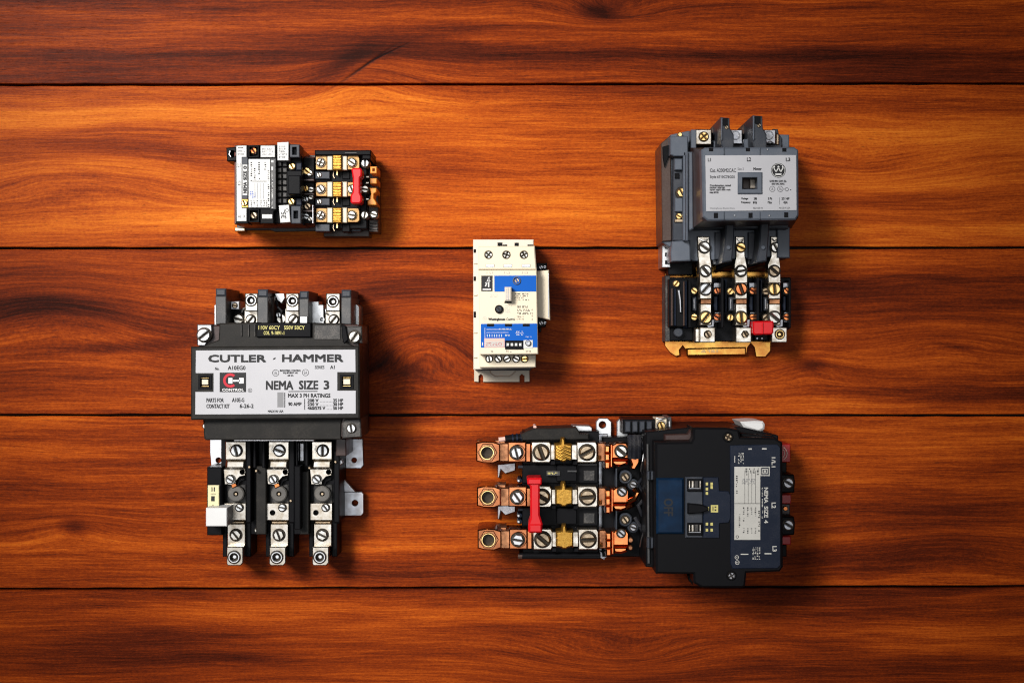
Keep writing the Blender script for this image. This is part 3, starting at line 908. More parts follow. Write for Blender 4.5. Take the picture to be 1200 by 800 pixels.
    box(T, 'relay_top_rail', 'black', 368.8, 176, 434.6, 182, 10, 72, 1.2)
    box(T, 'rail_highlight_strip', 'charcoal', 404, 178.6, 418, 179.8, 68, 72.6, 0.3)
    box(T, 'relay_corner', 'black', 424, 176.4, 434.4, 187, 10, 70, 1.2)
    for k, cy in enumerate((190.6, 221.8, 252.2)):
        box(T, 'pole_bed', 'black', 369, cy - 9.6, 422.6, cy + 9.6, 40, 60, 0.6)
        sq = box(T, 'terminal_square', 'padbrass', 369.6, cy - 8.6, 383.4, cy + 8.6, 50, 66, 0.8)
        cyl(sq, 'washer', 'bronze', 375.8, cy, 6.0, 66, 67.5, 0.5, 16)
        screw(sq, 375.8, cy, 4.5, 67.5, 'steel', (70, 35, 60)[k], 'cross' if k != 1 else 'slot')
        box(T, 'ceramic_block', 'cream', 383.6, cy - 8.6, 389.4, cy + 8.6, 50, 68, 0.7)
        am = box(T, 'heater_element', 'amber', 389.6, cy - 9.0, 400.4, cy + 8.8, 50, 72, 1.0)
        for i in range(5):
            box(am, 'heater_fin', 'amber', 390.4, cy - 7.4 + i * 3.2, 399.4, cy - 5.8 + i * 3.2, 70, 73.2, 0.5)
        box(T, 'ceramic_block', 'cream', 400.6, cy - 8.6, 406.6, cy + 8.6, 50, 68, 0.7)
        sq = prism(T, 'terminal_square', 'padbrass', [(406.8, cy - 8.6), (420, cy - 8.6), (421.6, cy - 5), (421.6, cy + 6), (419, cy + 8.6), (406.8, cy + 8.6)], 50, 66, 0.8)
        cyl(sq, 'washer', 'brass', 412.4, cy, 6.2, 66, 67.5, 0.5, 16)
        screw(sq, 412.4, cy, 4.8, 67.5, 'steel', (55, 20, 80)[k], 'slot')
        tube(T, 'heater_post', 'brass', [(395.2, cy + 8, 62), (395.2, cy + 15, 62)], 1.4, 6)
        box(T, 'pole_ledge', 'deepslate', 369.4, cy + 10.4, 386.5, cy + 19, 40, 62, 0.8)
        if k < 2:
            screw(T, 374.2, cy + 14.6, 2.8, 62, 'steel', 15)
        box(T, 'pole_ledge', 'black', 401, cy + 10.4, 410, cy + 19.4, 40, 58, 0.8)
        tube(T, 'bimetal_leaf', 'bronze', [(391, cy + 11, 58), (390.4, cy + 15, 58), (392, cy + 18.5, 58)], 0.7, 6)
    rt = box(T, 'relay_label', 'slate', 405, 265.4, 422.6, 271.2, 30, 40, 0.6)
    Print(40).micro(406.5, 266.4, 421, 270.2, 1, seed=19, wt=.9).emit(rt, 'lettering', 'white')
    # red reset bar
    r_ = MB()
    r_.prism([(411.6, 198.5), (413.4, 196.8), (422.4, 196.8), (424, 199), (424, 206), (421.8, 208.5), (421.8, 226), (423.8, 230), (423.8, 236.4),
              (421, 238.6), (412.6, 238.6), (410.6, 236.4), (410.8, 229), (413.2, 225), (413.4, 209)], 66, 90, 1.6)
    r_.emit(T, 'reset_bar', 'red')
    # terminals and orange pieces at the right end
    for x, y, r, m_, a in ((428, 191.5, 5.2, 'bright', 0), (428, 222, 4.8, 'steel', 80), (427.6, 252, 4.8, 'steel', -10), (438.2, 251.4, 4.6, 'steel', 70)):
        cyl(T, 'washer', 'zinc', x, y, r * 1.08, 48, 62, 0.6, 14)
        screw(T, x, y, r * .9, 62, m_, a)
    box(T, 'end_block', 'brown', 432, 257, 443.4, 272, 4, 40, 1.0)
    box(T, 'end_plate', 'brown', 431.5, 194, 443.5, 257, 4, 34, 1.0)
    for i, y in enumerate((260.5, 264, 267.5)):
        box(T, 'end_rib', 'dusty', 433.4, y, 442.4, y + 1.8, 38, 42.5, 0.4)
    ob = box(T, 'orange_block', 'orange', 434, 195.2, 441.4, 203.2, 20, 66, 0.8, [([(436.4, 197.4), (439.2, 197.4), (439.2, 201), (436.4, 201)], 58)])
    box(T, 'orange_block', 'orange', 433.6, 209, 441.4, 215.2, 20, 66, 0.8)
    prism(T, 'orange_fork', 'orange', [(433.4, 220.4), (441, 220.4), (441, 225), (437.8, 227), (437.6, 232), (440.8, 237), (441, 240.2), (431, 240.2), (430.6, 236),
                                       (434, 233), (434.8, 227)], 20, 66, 0.8)
    for y in (206, 213, 232):
        box(T, 'contact_tip', 'silver', 427, y, 432.5, y + 2.6, 40, 56, 0.6)


small_label_starter()


# ------------------------------------------------------------------ cream and blue starter (centre)
def cream_blue_starter():
    T = thing('motor_starter', 'cream and blue motor starter on a notched grey metal foot', 'motor starter', 594, 366, GROUP)
    foot = [(555.6, 430), (620.4, 430), (620.6, 447), (614.6, 447.4), (614.4, 440.4), (611.6, 438), (608.9, 440.4), (608.9, 447.4), (566.2, 447.4),
            (566.2, 440.4), (563.6, 438), (561, 440.4), (561, 447.4), (555.6, 447)]
    prism(T, 'mounting_foot', 'ivory', foot, 0, 5, 0.5)
    prism(T, 'foot_bridge', 'ivory', [(574, 430), (606, 430), (604, 436), (598, 441), (580, 441), (574, 437)], 4, 12, 1.2)
    box(T, 'base_channel', 'deepslate', 557, 285, 622, 434, 0, 14, 0.6)
    # side flange and body
    prism(T, 'rear_body', 'creamside', [(554.4, 280.6), (625.4, 280.6), (625.6, 431), (554.8, 433)], 10, 58, 0.8)
    for y, h in ((292, 4), (324, 5), (365, 7)):
        box(T, 'side_notch', 'black', 555, y, 557.6, y + h, 50, 59, 0.3)
    for y in (308, 345, 389, 418):
        box(T, 'flange_rib', 'cream', 555, y, 558.8, y + 1.2, 50, 60, 0.3)
    for x0, x1, y0 in ((583, 588.6, 284.2), (589, 594.2, 286.6), (603, 607.8, 284.4), (618.2, 624.6, 286.6)):
        box(T, 'wire_port', 'black', x0, y0, x1, 288.6, 50, 59, 0.4)
    b = MB().prism([(560.4, 288.4), (626.6, 288.2), (628.8, 316), (560.4, 316)], 40, 96, 1.2,
                   [(circ(x, 298.6, 4.9, 18), 84) for x in (572.6, 593.6, 614.2)])
    top = b.emit(T, 'line_terminal_block', 'cream')
    for x, a in ((572.6, 50), (593.6, 70), (614.2, 30)):
        screw(top, x, 298.6, 4.2, 84.2, 'steel', a, 'cross')
    for x in (574.2, 595, 616.4):
        s_ = box(top, 'test_slot', 'zinc', x - 5, 309.6, x + 5, 313.2, 95, 96.8, 0.3)
    pr = Print(96)
    for i, x in enumerate((572, 593, 614)):
        pr.text('L%d' % (i + 1), x - 2.8, 317 - 3.0, x + 0.6, 317 - 0.6)
    # face
    face = prism(T, 'front_face', 'cream', [(560.6, 316.6), (629, 316.4), (630.6, 414.6), (562, 415.6)], 40, 100, 1.0)
    z = 100
    p = Print(z)
    for i, x in enumerate((574, 594, 615)):
        p.text(('1 L1', '3 L2', '5 L3')[i], x - 3.6, 318.4, x + 3.6, 320.8)
    p.emit(face, 'faint_lettering', 'greyink')
    lg = box(face, 'logo_field', 'ink', 564, 323, 577.2, 341.2, z - .5, z + .4, 0.2)
    p = Print(z + .4)
    p.poly([(568, 335.6), (572.4, 324.6), (574.0, 324.6), (569.6, 335.6)]).poly([(572.0, 326.6), (573.6, 326.6), (573.4, 336.4), (571.8, 336.4)])
    p.line(568.6, 331.6, 574.6, 328.8, 1.0).rect(565.6, 338.2, 575.4, 339.8)
    p.emit(lg, 'logo_mark', 'white')
    prism(face, 'blue_band', 'blue', [(579.2, 323), (628.2, 322.8), (628.5, 341.6), (579.4, 341.8)], z - .5, z + .3, 0.1)
    dial = cyl(T, 'current_dial', 'slate', 605.6, 328.8, 4.9, z - 4, z + 2, 0.8, 20, [(circ(605.6, 328.8, 3.9, 18), z - 1)])
    screw(dial, 605.6, 328.8, 3.0, z - 1, 'bronze', 30)
    lev = box(T, 'slide_switch', 'creamside', 591.4, 336.2, 599.4, 352.6, z - 2, z + 12, 1.2)
    for x in (593.6, 595.8):
        box(lev, 'switch_groove', 'zinc', x, 337.4, x + .7, 351.6, z + 11, z + 12.4, 0.2)
    box(T, 'switch_slot', 'black', 591.2, 353.2, 599.6, 355, z - 1, z + 1, 0.2)
    bt = cyl(T, 'reset_dial', 'black', 584.8, 362.2, 5.0, z - 4, z + 3, 0.8, 20)
    screw(bt, 584.8, 362.2, 3.2, z + 3, 'deepslate', 40)
    p = Print(z)
    p.text('Westinghouse', 572.4, 372.6, 592, 376, 0, .22).text('Control', 593.4, 372.4, 603.4, 375.4, 0, .08)
    p.micro(602.6, 343.2, 621.5, 352.6, 4, seed=31, fill=.6).micro(606.2, 357.6, 622, 369.2, 3, seed=32, fill=.8)
    p.micro(605.6, 369.6, 613.6, 375.4, 2, seed=33, fill=.9)
    for y in (362, 366, 369, 373.4):
        p.text('0', 623, y, 624.6, y + 2)
    p.emit(face, 'lettering', 'ink')
    p = Print(z)
    p.ring(568, 373.4, 2.5, .5).micro(592, 357, 600, 367, 4, seed=36, fill=.6).text('W', 566.8, 372.4, 569.2, 374.6)
    p.micro(574, 345, 584, 348.6, 2, seed=37, fill=.7)
    p.emit(face, 'faint_lettering', 'offwhite')
    prism(face, 'blue_panel', 'blue', [(563.4, 379.4), (629.4, 379), (629.8, 406.8), (563.6, 407.2)], z - .5, z + .3, 0.1)
    for x in (570.8, 591.8, 612.6):
        box(T, 'vent_notch', 'black', x, 379.2, x + 8, 382.2, z - 1, z + 1.2, 0.3)
    p = Print(z + .3)
    p.rect(568, 384, 568.5, 396).rect(570, 385.6, 600, 386.2).rect(570, 389.2, 596, 389.7).micro(585, 384.2, 600, 387, 1, seed=41)
    for i in range(7):
        p.rect(570.6 + i * 2.8, 391.6, 571.4 + i * 2.8, 394.6)
    p.micro(592, 391.4, 597, 394.2, 1, seed=42).micro(605, 387.6, 613, 389.8, 1, seed=43).micro(605, 391, 613, 393.4, 1, seed=44)
    p.rect(604, 390.2, 614, 390.6).micro(616, 393.6, 622, 396, 1, seed=45).rect(565, 401, 566, 405)
    p.emit(face, 'lettering', 'white')
    st = box(face, 'paper_sticker', 'pinkink', 567.6, 396.2, 591.4, 406.8, z, z + .7, 0.1)
    Print(z + .7).rect(568.4, 400, 590, 406).emit(st, 'sticker_field', 'offwhite')
    p = Print(z + .7, .3)
    p.micro(569.5, 401, 583, 405.4, 2, seed=46).ring(586, 403, 2, .5)
    p.emit(st, 'lettering', 'redink')
    sw = box(T, 'dip_switch', 'black', 591.8, 398.8, 613, 409, z - 2, z + 2.4, 0.5)
    for i in range(4):
        box(sw, 'switch_tab', 'white', 593.6 + i * 4.9, 402, 596.6 + i * 4.9, 405.4, z + 2, z + 4.2, 0.5)
    tl = box(face, 'trim_label', 'white', 613.4, 398.4, 624.4, 408, z, z + .8, 0.2)
    cyl(tl, 'trim_knob', 'zinc', 618.8, 401.8, 3.4, z, z + 4, 0.8, 16, [(circ(618.8, 401.8, 1.5, 10), z + 2)])
    p = Print(z)
    p.text('96', 575, 410.6, 578, 412.8).text('95', 593, 410.4, 596, 412.6).text('97 98', 616, 410.4, 622, 412.6).rect(597.4, 411.8, 599.4, 412.4)
    p.emit(face, 'lettering', 'ink')
    # load side terminals
    lb = MB().prism([(561.4, 415.8), (628, 415.6), (627.6, 430), (561.8, 430.6)], 20, 72, 0.9,
                    [(circ(x, 420.4, 4.6, 16), 60) for x in (573.4, 584, 594.2, 605, 614.8)]).emit(T, 'load_terminal_block', 'cream')
    for i, x in enumerate((573.4, 584, 594.2, 605, 614.8)):
        screw(lb, x, 420.4, 3.9, 60.2, 'brass' if i == 4 else 'steel', (10, 40, 120, 60, 95)[i], 'slot')
    # auxiliary contact on the right
    bx = prism(T, 'auxiliary_contact', 'cream', [(629, 317.4), (643.2, 316.4), (643.6, 330), (644.6, 374.6), (629, 371.4)], 14, 80, 0.9)
    box(T, 'contact_seam', 'zinc', 642.2, 320, 643.3, 372, 70, 80.6, 0.2)
    for y0, y1 in ((308, 317.6), (373, 383)):
        c = box(T, 'contact_terminal', 'black', 629.4, y0, 641 if y0 < 340 else 639.6, y1, 14, 54, 0.8)
        screw(c, 634, (y0 + y1) / 2 + .4, 2.4, 54, 'zinc', 30)
        screw(c, 638.4, (y0 + y1) / 2, 1.8, 54, 'zinc', 70)
    box(T, 'contact_side', 'deepslate', 627, 312, 630, 384, 10, 60, 0.6)
    box(T, 'wire_stub', 'black', 631.6, 382, 634.4, 389, 12, 20, 0.6)


cream_blue_starter()


# ------------------------------------------------------------------ grey starter on a brass base (right)
def grey_starter():
    T = thing('motor_starter', 'slate grey motor starter with a square window in its silver plate on a brass base', 'motor starter', 850, 290, GROUP)
    # yellow chromate base with notches
    prism(T, 'base_plate', 'gold', [(779, 320), (842, 306), (842, 318), (903, 320), (903, 411), (897, 418), (886, 418), (884, 407), (880, 402), (876, 407), (874.6, 416.5),
                                    (806, 417.6), (804, 410), (800, 405), (796, 410), (796.6, 416), (792, 417.5), (785, 413), (779, 405)], 0, 5, 0.6)
    pb = prism(T, 'base_rim', 'gold', [(804.5, 408), (874.5, 406.4), (874.4, 416.2), (804.8, 417.2)], 3, 10, 1.6)
    Print(10).micro(822, 409, 842, 414, 1, seed=51).emit(pb, 'stamped_lettering', 'bronze')
    box(T, 'base_strip', 'gold', 800, 318, 915, 324, 8, 16, 0.8)
    box(T, 'side_clip', 'bright', 775.6, 283, 786, 313.5, 0, 40, 0.8)
    for y in (287, 296, 305):
        box(T, 'clip_notch', 'black', 779.5, y, 786.5, y + 4.4, 30, 42, 0.5)
    box(T, 'side_foot', 'black', 783, 304, 812, 322, 4, 34, 0.9)
    # rear body and left wall
    prism(T, 'rear_body', 'slate', [(775.5, 168), (786, 158), (806, 153.5), (925, 158), (925.5, 300), (812, 306), (776, 284)], 4, 70, 1.0)
    prism(T, 'side_wall', 'brown', [(774.6, 168), (785.8, 158.6), (787, 282), (776, 283)], 8, 74, 0.8)
    prism(T, 'side_latch', 'black', [(776.5, 172), (783.6, 170), (784.4, 182), (779, 196), (777, 186)], 60, 78, 0.7)
    # auxiliary column: block on top, channel, block below
    prism(T, 'auxiliary_block', 'slate', [(785.6, 160), (806, 159.6), (806.6, 183), (789.6, 183), (785.8, 181)], 30, 96, 1.0)
    cyl(T, 'block_stud', 'brass', 797, 157.6, 3.0, 40, 80, 0.8, 12)
    prism(T, 'auxiliary_channel', 'deepslate', [(789.4, 183.5), (801, 183.5), (802, 282), (788.4, 282)], 30, 84, 0.8)
    box(T, 'channel_block', 'slate', 790.6, 186, 799.6, 199, 80, 92, 0.8)
    box(T, 'channel_window', 'black', 791, 203, 796, 209, 82, 86.5, 0.4)
    box(T, 'channel_block', 'slate', 791, 232, 800, 248, 80, 90, 0.8)
    screw(T, 798.4, 226, 6.2, 88, 'brass', 30, 'hex', hf=1.2)
    screw(T, 795.4, 253.4, 3.6, 85, 'brass', 60)
    box(T, 'screw_clip', 'bronze', 790.5, 257, 800, 260.4, 80, 87, 0.5)
    prism(T, 'auxiliary_block', 'slate', [(788, 282.6), (809, 281.4), (809.4, 305.6), (787, 306.4), (786, 296)], 20, 88, 1.2)
    # tapered walls of the tall front
    for x0, x1, z in ((800.6, 803.6, 96), (804.2, 806.6, 104)):
        box(T, 'edge_trim', 'slate', x0, 178, x1, 282, 50, z, 0.9)
    z1 = 178
    prism(T, 'front_housing', 'maroon', [(823.6, 176), (935, 175), (935.6, 255), (826, 257)], 60, 168, 1.0,
          [([(869.4, 207.4), (888.2, 207.4), (888.2, 222.2), (869.4, 222.2)], 140)], [(804.5, 172), (927, 172), (927, 268), (805, 272)])
    prism(T, 'housing_foot', 'slate', [(804.6, 178), (812, 178), (813, 268), (806, 272)], 50, 100, 1.4)
    prism(T, 'front_frame', 'slate', [(822, 175.5), (826, 173), (931, 172.4), (935.6, 176), (936, 252), (932.6, 257.4), (829, 258.6), (823.6, 254)], 160, z1, 1.6, [([(869.4, 207.4), (888.2, 207.4), (888.2, 222.2), (869.4, 222.2)], None)])
    for x, y0, y1 in ((833.4, 173.4, 177.4), (876.5, 173.2, 177.4), (919.2, 173.6, 177.8), (839, 249.4, 255.6), (879.6, 249.4, 255.4), (921.4, 248.8, 254.8)):
        box(T, 'frame_slot', 'black', x - 2.4, y0, x + 2.4, y1, z1 - 4, z1 + .6, 0.3)
    for x, y in ((899.3, 175.2), (861, 252.4), (901.6, 252.6)):
        cyl(T, 'frame_pip', 'zinc', x, y, 1.1, z1 - 1, z1 + 1.2, 0.3, 8)
    for y0, y1 in ((172.6, 181.4), (248, 257)):
        for x in (848, 890):
            box(T, 'frame_rib', 'slate', x, y0, x + 1.1, y1, z1 - 1, z1 + 1.4, 0.3)
    pl = MB().prism([(826.6, 182.2), (933, 181.8), (933.6, 246.4), (827.6, 247.6)], z1 - .5, z1 + 1, 0.2,
                    [([(869.4, 207.4), (888.2, 207.4), (888.2, 222.2), (869.4, 222.2)], None)]).emit(T, 'nameplate', 'plate')
    z = z1 + 1
    p = Print(z)
    p.text('L1', 829.6, 185.4, 833, 189.2, 0, .15).text('L2', 875.4, 184.6, 880, 189, 0, .15).text('L3', 921, 185, 926, 189, 0, .15)
    p.text('Cat. A200M2CAC', 832, 197.6, 862.4, 201.8, 0, .06).text('Style 6710C76G05', 832, 205.8, 861, 209.8, 0, .06)
    p.text('Size 2', 864.4, 196.6, 871.6, 199.6).text('Motor', 883, 196.4, 892.4, 199.6, 0, .15)
    for i, t_ in enumerate(('Combination rated', 'motor starter', 'open type 600 volt', 'max 60 Hz')):
        p.text(t_, 831.8, 216.2 + i * 2.7, (856.4, 849.6, 856, 842)[i], 218.4 + i * 2.7, 0, .12)
    p.text('LISTED IND. CONT. EQ.', 902, 211.2, 921.6, 213.6, 0, .12).text('600 VAC MAX', 904.4, 214.4, 919.4, 216.6, 0, .12)
    p.ring(905, 221.6, 3.4, .45).ring(914.4, 221.6, 3.4, .45).text('UL', 903.4, 220, 906.6, 223.2).text('SA', 913, 220, 916, 223.2)
    p.line(917.6, 221.8, 920, 221.8, .6).ring(922, 222, 2.2, .5).disc(926.6, 222.6, .7)
    for t_, x, y, x2 in (('Voltage', 868.6, 231.6, 876.6), ('Frequency', 868.6, 236, 879.4), ('240', 883.4, 231.4, 886.8), ('60 Hz', 882.4, 235.8, 887),
                         ('3 Ph', 900, 231.4, 904.6), ('Max', 899.8, 235.8, 904.6), ('25 HP', 916, 231.4, 925), ('45A', 918, 235.8, 923)):
        p.text(t_, x, y, x2, y + 2.8, 0, .12)
    p.text('Westinghouse Electric Corp', 831.8, 243.2, 861, 245.4).text('BEAVER PA', 883, 242.8, 894, 245).text('MADE IN USA', 913, 242.6, 926, 244.8)
    p.rect(913.4, 231.4, 913.7, 240)
    p.disc(912.2, 199.8, 8.6, 32)
    p.emit(pl, 'lettering', 'ink')
    p = Print(z, .3)
    p.ring(912.2, 199.8, 7.9, .5, 28)
    for a, b_ in (((906.6, 196.4), (909.4, 201.6)), ((909.4, 201.6), (912.2, 196.6)), ((912.2, 196.6), (915, 201.6)), ((915, 201.6), (917.8, 196.4))):
        p.line(*a, *b_, 1.1)
    for x in (907, 912.2, 917.4):
        p.disc(x, 195.6, 1.2, 12)
    p.rect(908.6, 203.4, 915.8, 205.2)
    p.emit(pl, 'logo_mark', 'white')
    win = box(T, 'coil_window', 'slate', 864.8, 201.8, 893.4, 227.2, z, z + 2.4, 1.0, [([(870, 208), (887.6, 208), (887.6, 221.6), (870, 221.6)], None)])
    box(win, 'window_core', 'brown', 870.6, 208.4, 879, 221.4, 140, 152, 0.6)
    box(win, 'window_tab', 'creamside', 879.2, 210, 887, 220.4, 140, 158, 0.8)
    # line side lugs between tall barriers
    box(T, 'line_deck', 'deepslate', 812, 160, 915, 180, 20, 70, 0.8)
    box(T, 'line_shelf', 'slate', 810, 152, 816, 174, 20, 92, 0.8)
    lug = box(T, 'line_lug', 'silver', 815.2, 151.6, 834, 169.6, 40, 92, 1.0)
    screw(lug, 824.6, 160.4, 5.4, 92, 'brass', 40, 'cross')
    box(T, 'line_stub', 'zinc', 836, 152, 845, 171, 30, 70, 0.9)
    for cx, x0, x1, y0 in ((862, 856.4, 870, 152), (901.2, 895.4, 909, 152)):
        lug = box(T, 'line_lug', 'zinc', x0, y0, x1, 169, 40, 84, 0.9, [(circ(cx, 158.6, 4.2, 16), 60)])
        screw(lug, cx, 158.6, 3.4, 62, 'brass' if cx < 880 else 'bronze', 20)
        cyl(lug, 'lug_rim', 'zinc', cx, 158.6, 5.4, 83, 85, 0.5, 20, [(circ(cx, 158.6, 4.2, 16), 84)])
    for x0, x1, y0, sl in ((844.6, 855, 137.4, 12), (882, 893.6, 135.2, 14)):
        prism(T, 'phase_barrier', 'deepslate', [(x0, y0), (x1, y0 + 1), (x1 + .4, 150), (x1 + 5, 158), (x1 + 5, 178), (x0 + 3, 178), (x0, 166)], 20, 128, 1.2)
        prism(T, 'barrier_flank', 'brown', [(x0 - .4, y0 + 1), (x0 - .4, 164), (x0 - sl, 166), (x0 - sl, y0 + 14)], 10, 70, 1.0,
              (), [(x0 - .4, y0 + 6), (x0 - .4, 166), (x0 - sl - 2, 168), (x0 - sl - 2, y0 + 18)])
        box(T, 'barrier_groove', 'black', x0 + 3.0, y0 + 1.2, x1 - 2.2, y0 + 10, 124, 129, 0.4)
        box(T, 'barrier_lip', 'slate', x0 + .6, y0 + .8, x0 + 2.2, 164, 124, 130.4, 0.5)
        screw(T, (x0 + x1) / 2 + 1.6, y0 + 12.2, 2.2, 128, 'bronze', 40)
    for x0, y0, x1, y1, zz, m_ in ((836, 165, 846, 176, 84, 'slate'), (871, 150, 880.6, 172, 60, 'deepslate'), (872, 163, 880, 176, 96, 'slate'),
                                  (895, 170, 916, 177, 92, 'deepslate'), (856, 170.4, 871, 177, 92, 'deepslate'), (909.4, 157, 913, 170, 78, 'bronze')):
        box(T, 'deck_fin', m_, x0, y0, x1, y1, 20, zz, 0.9)
    tube(T, 'lug_clip', 'zinc', [(898, 168, 92), (903, 166, 94), (907, 168.6, 92)], 1.0, 6)
    prism(T, 'end_step', 'deepslate', [(906, 151), (911.6, 151.6), (913, 158), (916, 161), (917, 176), (906, 176)], 20, 74, 0.9)
    # load side: recess, barriers, straps
    box(T, 'load_recess', 'black', 812, 262, 925, 302, 30, 60, 0.8)
    box(T, 'recess_step', 'deepslate', 812, 258, 924, 268, 50, 96, 1.0)
    box(T, 'end_cheek', 'slate', 911, 266, 925.6, 302, 10, 78, 1.0)
    box(T, 'recess_shelf', 'deepslate', 838, 272, 849, 304, 30, 76, 0.8)
    box(T, 'recess_shelf', 'deepslate', 877, 272, 889, 304, 30, 76, 0.8)
    for x0 in (850, 890.6):
        prism(T, 'load_barrier', 'deepslate', [(x0 + 1, 257), (x0 + 11, 257), (x0 + 10.6, 276), (x0 + 8, 306), (x0 - 4, 308), (x0 - 1, 290)], 20, 112, 1.4)
        cyl(T, 'barrier_stud', 'slate', x0 + 4, 290, 2.6, 110, 114, 0.6, 12)
    for x in (837.6, 879):
        box(T, 'white_clip', 'whitecap', x - 2, 302.4, x + 2.8, 309.4, 40, 60, 0.6)
    for pts, m_ in ((((810, 318, 26), (813, 310, 34), (817, 304, 40)), 'copper'), (((840, 314, 40), (852, 309, 50), (864, 306, 54)), 'wire'),
                    (((838, 318, 30), (850, 313, 40), (866, 310, 44)), 'darkcopper'), (((876, 312, 44), (888, 308, 50), (900, 304, 52)), 'wire'),
                    (((880, 316, 34), (892, 313, 40), (904, 312, 40)), 'darkcopper'), (((814, 322, 22), (813, 314, 34), (816, 308, 40)), 'darkcopper')):
        tube(T, 'coil_wire', m_, pts, 2.1, 8)
    for k, (t0, t1, b0, b1) in enumerate(((817.0, 831.6, 819.8, 834.8), (861.6, 872.4, 861.2, 876.4), (902.8, 912.4, 900.2, 915.4))):
        s1 = MB()
        s1.prism([(t0, 277), (t1, 277), (t1 + 1, 300), (b1 - .5, 312), (b1, 332), (b0, 332), (b0 - 1, 310), (t0 + .6, 300)], 56, 74, 1.0)
        strap = s1.emit(T, 'bus_strap', 'silver')
        cx = (t0 + t1) / 2 + 1
        tube(strap, 'strap_spring', 'steel', [(t0 + 2, 279.6, 75), (cx - 1, 282.4, 76), (t1 - 1, 280, 75), (cx + 1, 284, 76)], 0.8, 6)
        screw(T, cx, 290, 6.6 if k == 0 else 5.6, 74, 'brass' if k == 1 else 'steel', (55, 65, 30)[k])
        m = (b0 + b1) / 2
        screw(T, m - .6, 317.6, 6.6, 74, ('steel', 'steel', 'bronze')[k], (40, 100, 50)[k], 'slot' if k != 1 else 'hex', hf=.7)
        box(T, 'pole_pad', 'silver', b0 - .2, 329, b1 - .4, 350.6, 40, 66, 1.2)
        screw(T, m - .6, 338.6, 7.2, 66, ('bright', 'copper', 'brass')[k], (-42, 20, 5)[k], hf=.8)
        box(T, 'pole_link', 'darkcopper', b0 + 1, 350, b1 - 1, 358, 30, 48, 0.8)
        box(T, 'pole_pad', 'silver', b0, 355.6, b1 - .4, 381, 40, 62, 1.4)
        screw(T, m - .4, 372, 7.2, 62, ('brass', 'brass', 'steel')[k], (-38, 5, 50)[k], hf=.8)
        prism(T, 'terminal_fork', 'zinc', [(b1 - 3, 374), (b1 + 3, 374), (b1 + 2, 383), (b1 - 5, 384), (b1 - 7, 381)], 40, 54, 0.7)
        lx0, lx1 = ((814.6, 838.2), (862.2, 880.6), (904.2, 922.4))[k]
        hx = (829.4, 873.2, 913.8)[k]
        if k == 0:
            box(T, 'lug_shoulder', 'silver', 813.8, 384, 820.2, 401.6, 10, 56, 1.6)
            lx0 = 820
        lug = box(T, 'load_lug', 'silver', lx0, 383.4, lx1, 401.2, 8, 62, 0.9, [(circ(hx, 391.6, 4.4, 6 if k == 1 else 18), 46)])
        screw(lug, hx, 391.6, 4.0, 48 if k else 57, 'bronze', 30, 'slot')
        if k == 2:
            screw(lug, hx, 391.6, 5.6, 62, 'brass', 0, 'ring')
    # relay housing
    box(T, 'relay_tray', 'dusty', 779.6, 323, 785.4, 400, 2, 38, 0.8)
    prism(T, 'relay_case', 'black', [(783, 325), (926.8, 325), (927, 383), (910, 400), (783, 400)], 6, 36, 1.0)
    endb = box(T, 'relay_end', 'black', 784, 327, 806, 383, 20, 56, 1.2)
    for x, w_, m_ in ((786.4, 2.2, 'brown'), (790.4, 1.8, 'navy'), (800.6, 1.8, 'brown'), (803.4, 1.4, 'navy')):
        box(endb, 'end_ridge', m_, x, 338 if x < 798 else 330, x + w_, 381.6, 54, 59, 0.5)
    screw(T, 792.4, 332.4, 4.0, 58, 'brass', -40)
    prism(T, 'trip_leaf', 'zinc', [(794, 339.6), (796.6, 339.6), (798.2, 352), (798.6, 366), (796.8, 366), (796, 352)], 54, 62, 0.5)
    cyl(T, 'relay_boss', 'deepslate', 795.2, 389.4, 5.4, 30, 50, 1.0, 18)
    box(T, 'relay_ledge', 'black', 785, 384, 812, 399, 10, 40, 0.8)
    for x0, x1, z, m_, y0, y1 in ((801, 806.6, 54, 'navy', 328, 384), (806.8, 810, 60, 'black', 328, 384), (836.4, 841, 50, 'navy', 347, 364),
                                  (844.9, 848.4, 66, 'black', 325, 384), (849.6, 852, 52, 'navy', 328, 366), (878, 882.4, 50, 'navy', 347, 364),
                                  (886.6, 890, 66, 'black', 325, 376), (891, 893.4, 52, 'navy', 328, 366), (917.4, 921, 50, 'navy', 347, 364),
                                  (924.6, 927, 58, 'black', 328, 384)):
        box(T, 'relay_rib', m_, x0, y0, x1, y1, 26, z, 0.8)
    for x in (813.4, 856.4, 897.4):
        box(T, 'pole_channel', 'deepslate', x - 2.4, 348, x + 2.8, 364, 26, 50, 0.8)
        box(T, 'channel_glint_rail', 'zinc', x - .6, 350, x + .6, 362, 48, 52, 0.3)
    for x0, x1 in ((836, 844.6), (877.6, 886.4), (917.4, 926.4)):
        box(T, 'heater_plate', 'zinc', x0, 331, x1, 345, 30, 48, 0.7)
        box(T, 'heater_plate', 'zinc', x0 + 1, 365.4, x1 - .6, 377.6, 30, 46, 0.7)
    for k, (xl, xr) in enumerate(((813.2, 839.8), (855.6, 881.6), (897, 921.6))):
        for j, y in enumerate((340.8, 371.4)):
            screw(T, xl, y + (.6 if k else 0), 4.0, 54, 'bronze' if k == 2 else 'brass', (50, -40, 100)[k] + 30 * j)
            screw(T, xr, y, 4.2, 50, 'copper', (20, 60, 40)[k] + 40 * j, 'slot' if (k + j) % 2 else 'hex')
    rb = MB()
    rb.prism([(882.4, 376.4), (906.4, 376), (907, 380.6), (906.4, 390), (904, 391.8), (884.6, 392.4), (882.2, 390)], 30, 72, 1.6)
    blk = rb.emit(T, 'reset_block', 'red')
    box(blk, 'reset_ridge', 'red', 893, 377, 895, 391.4, 70, 73.4, 0.6)
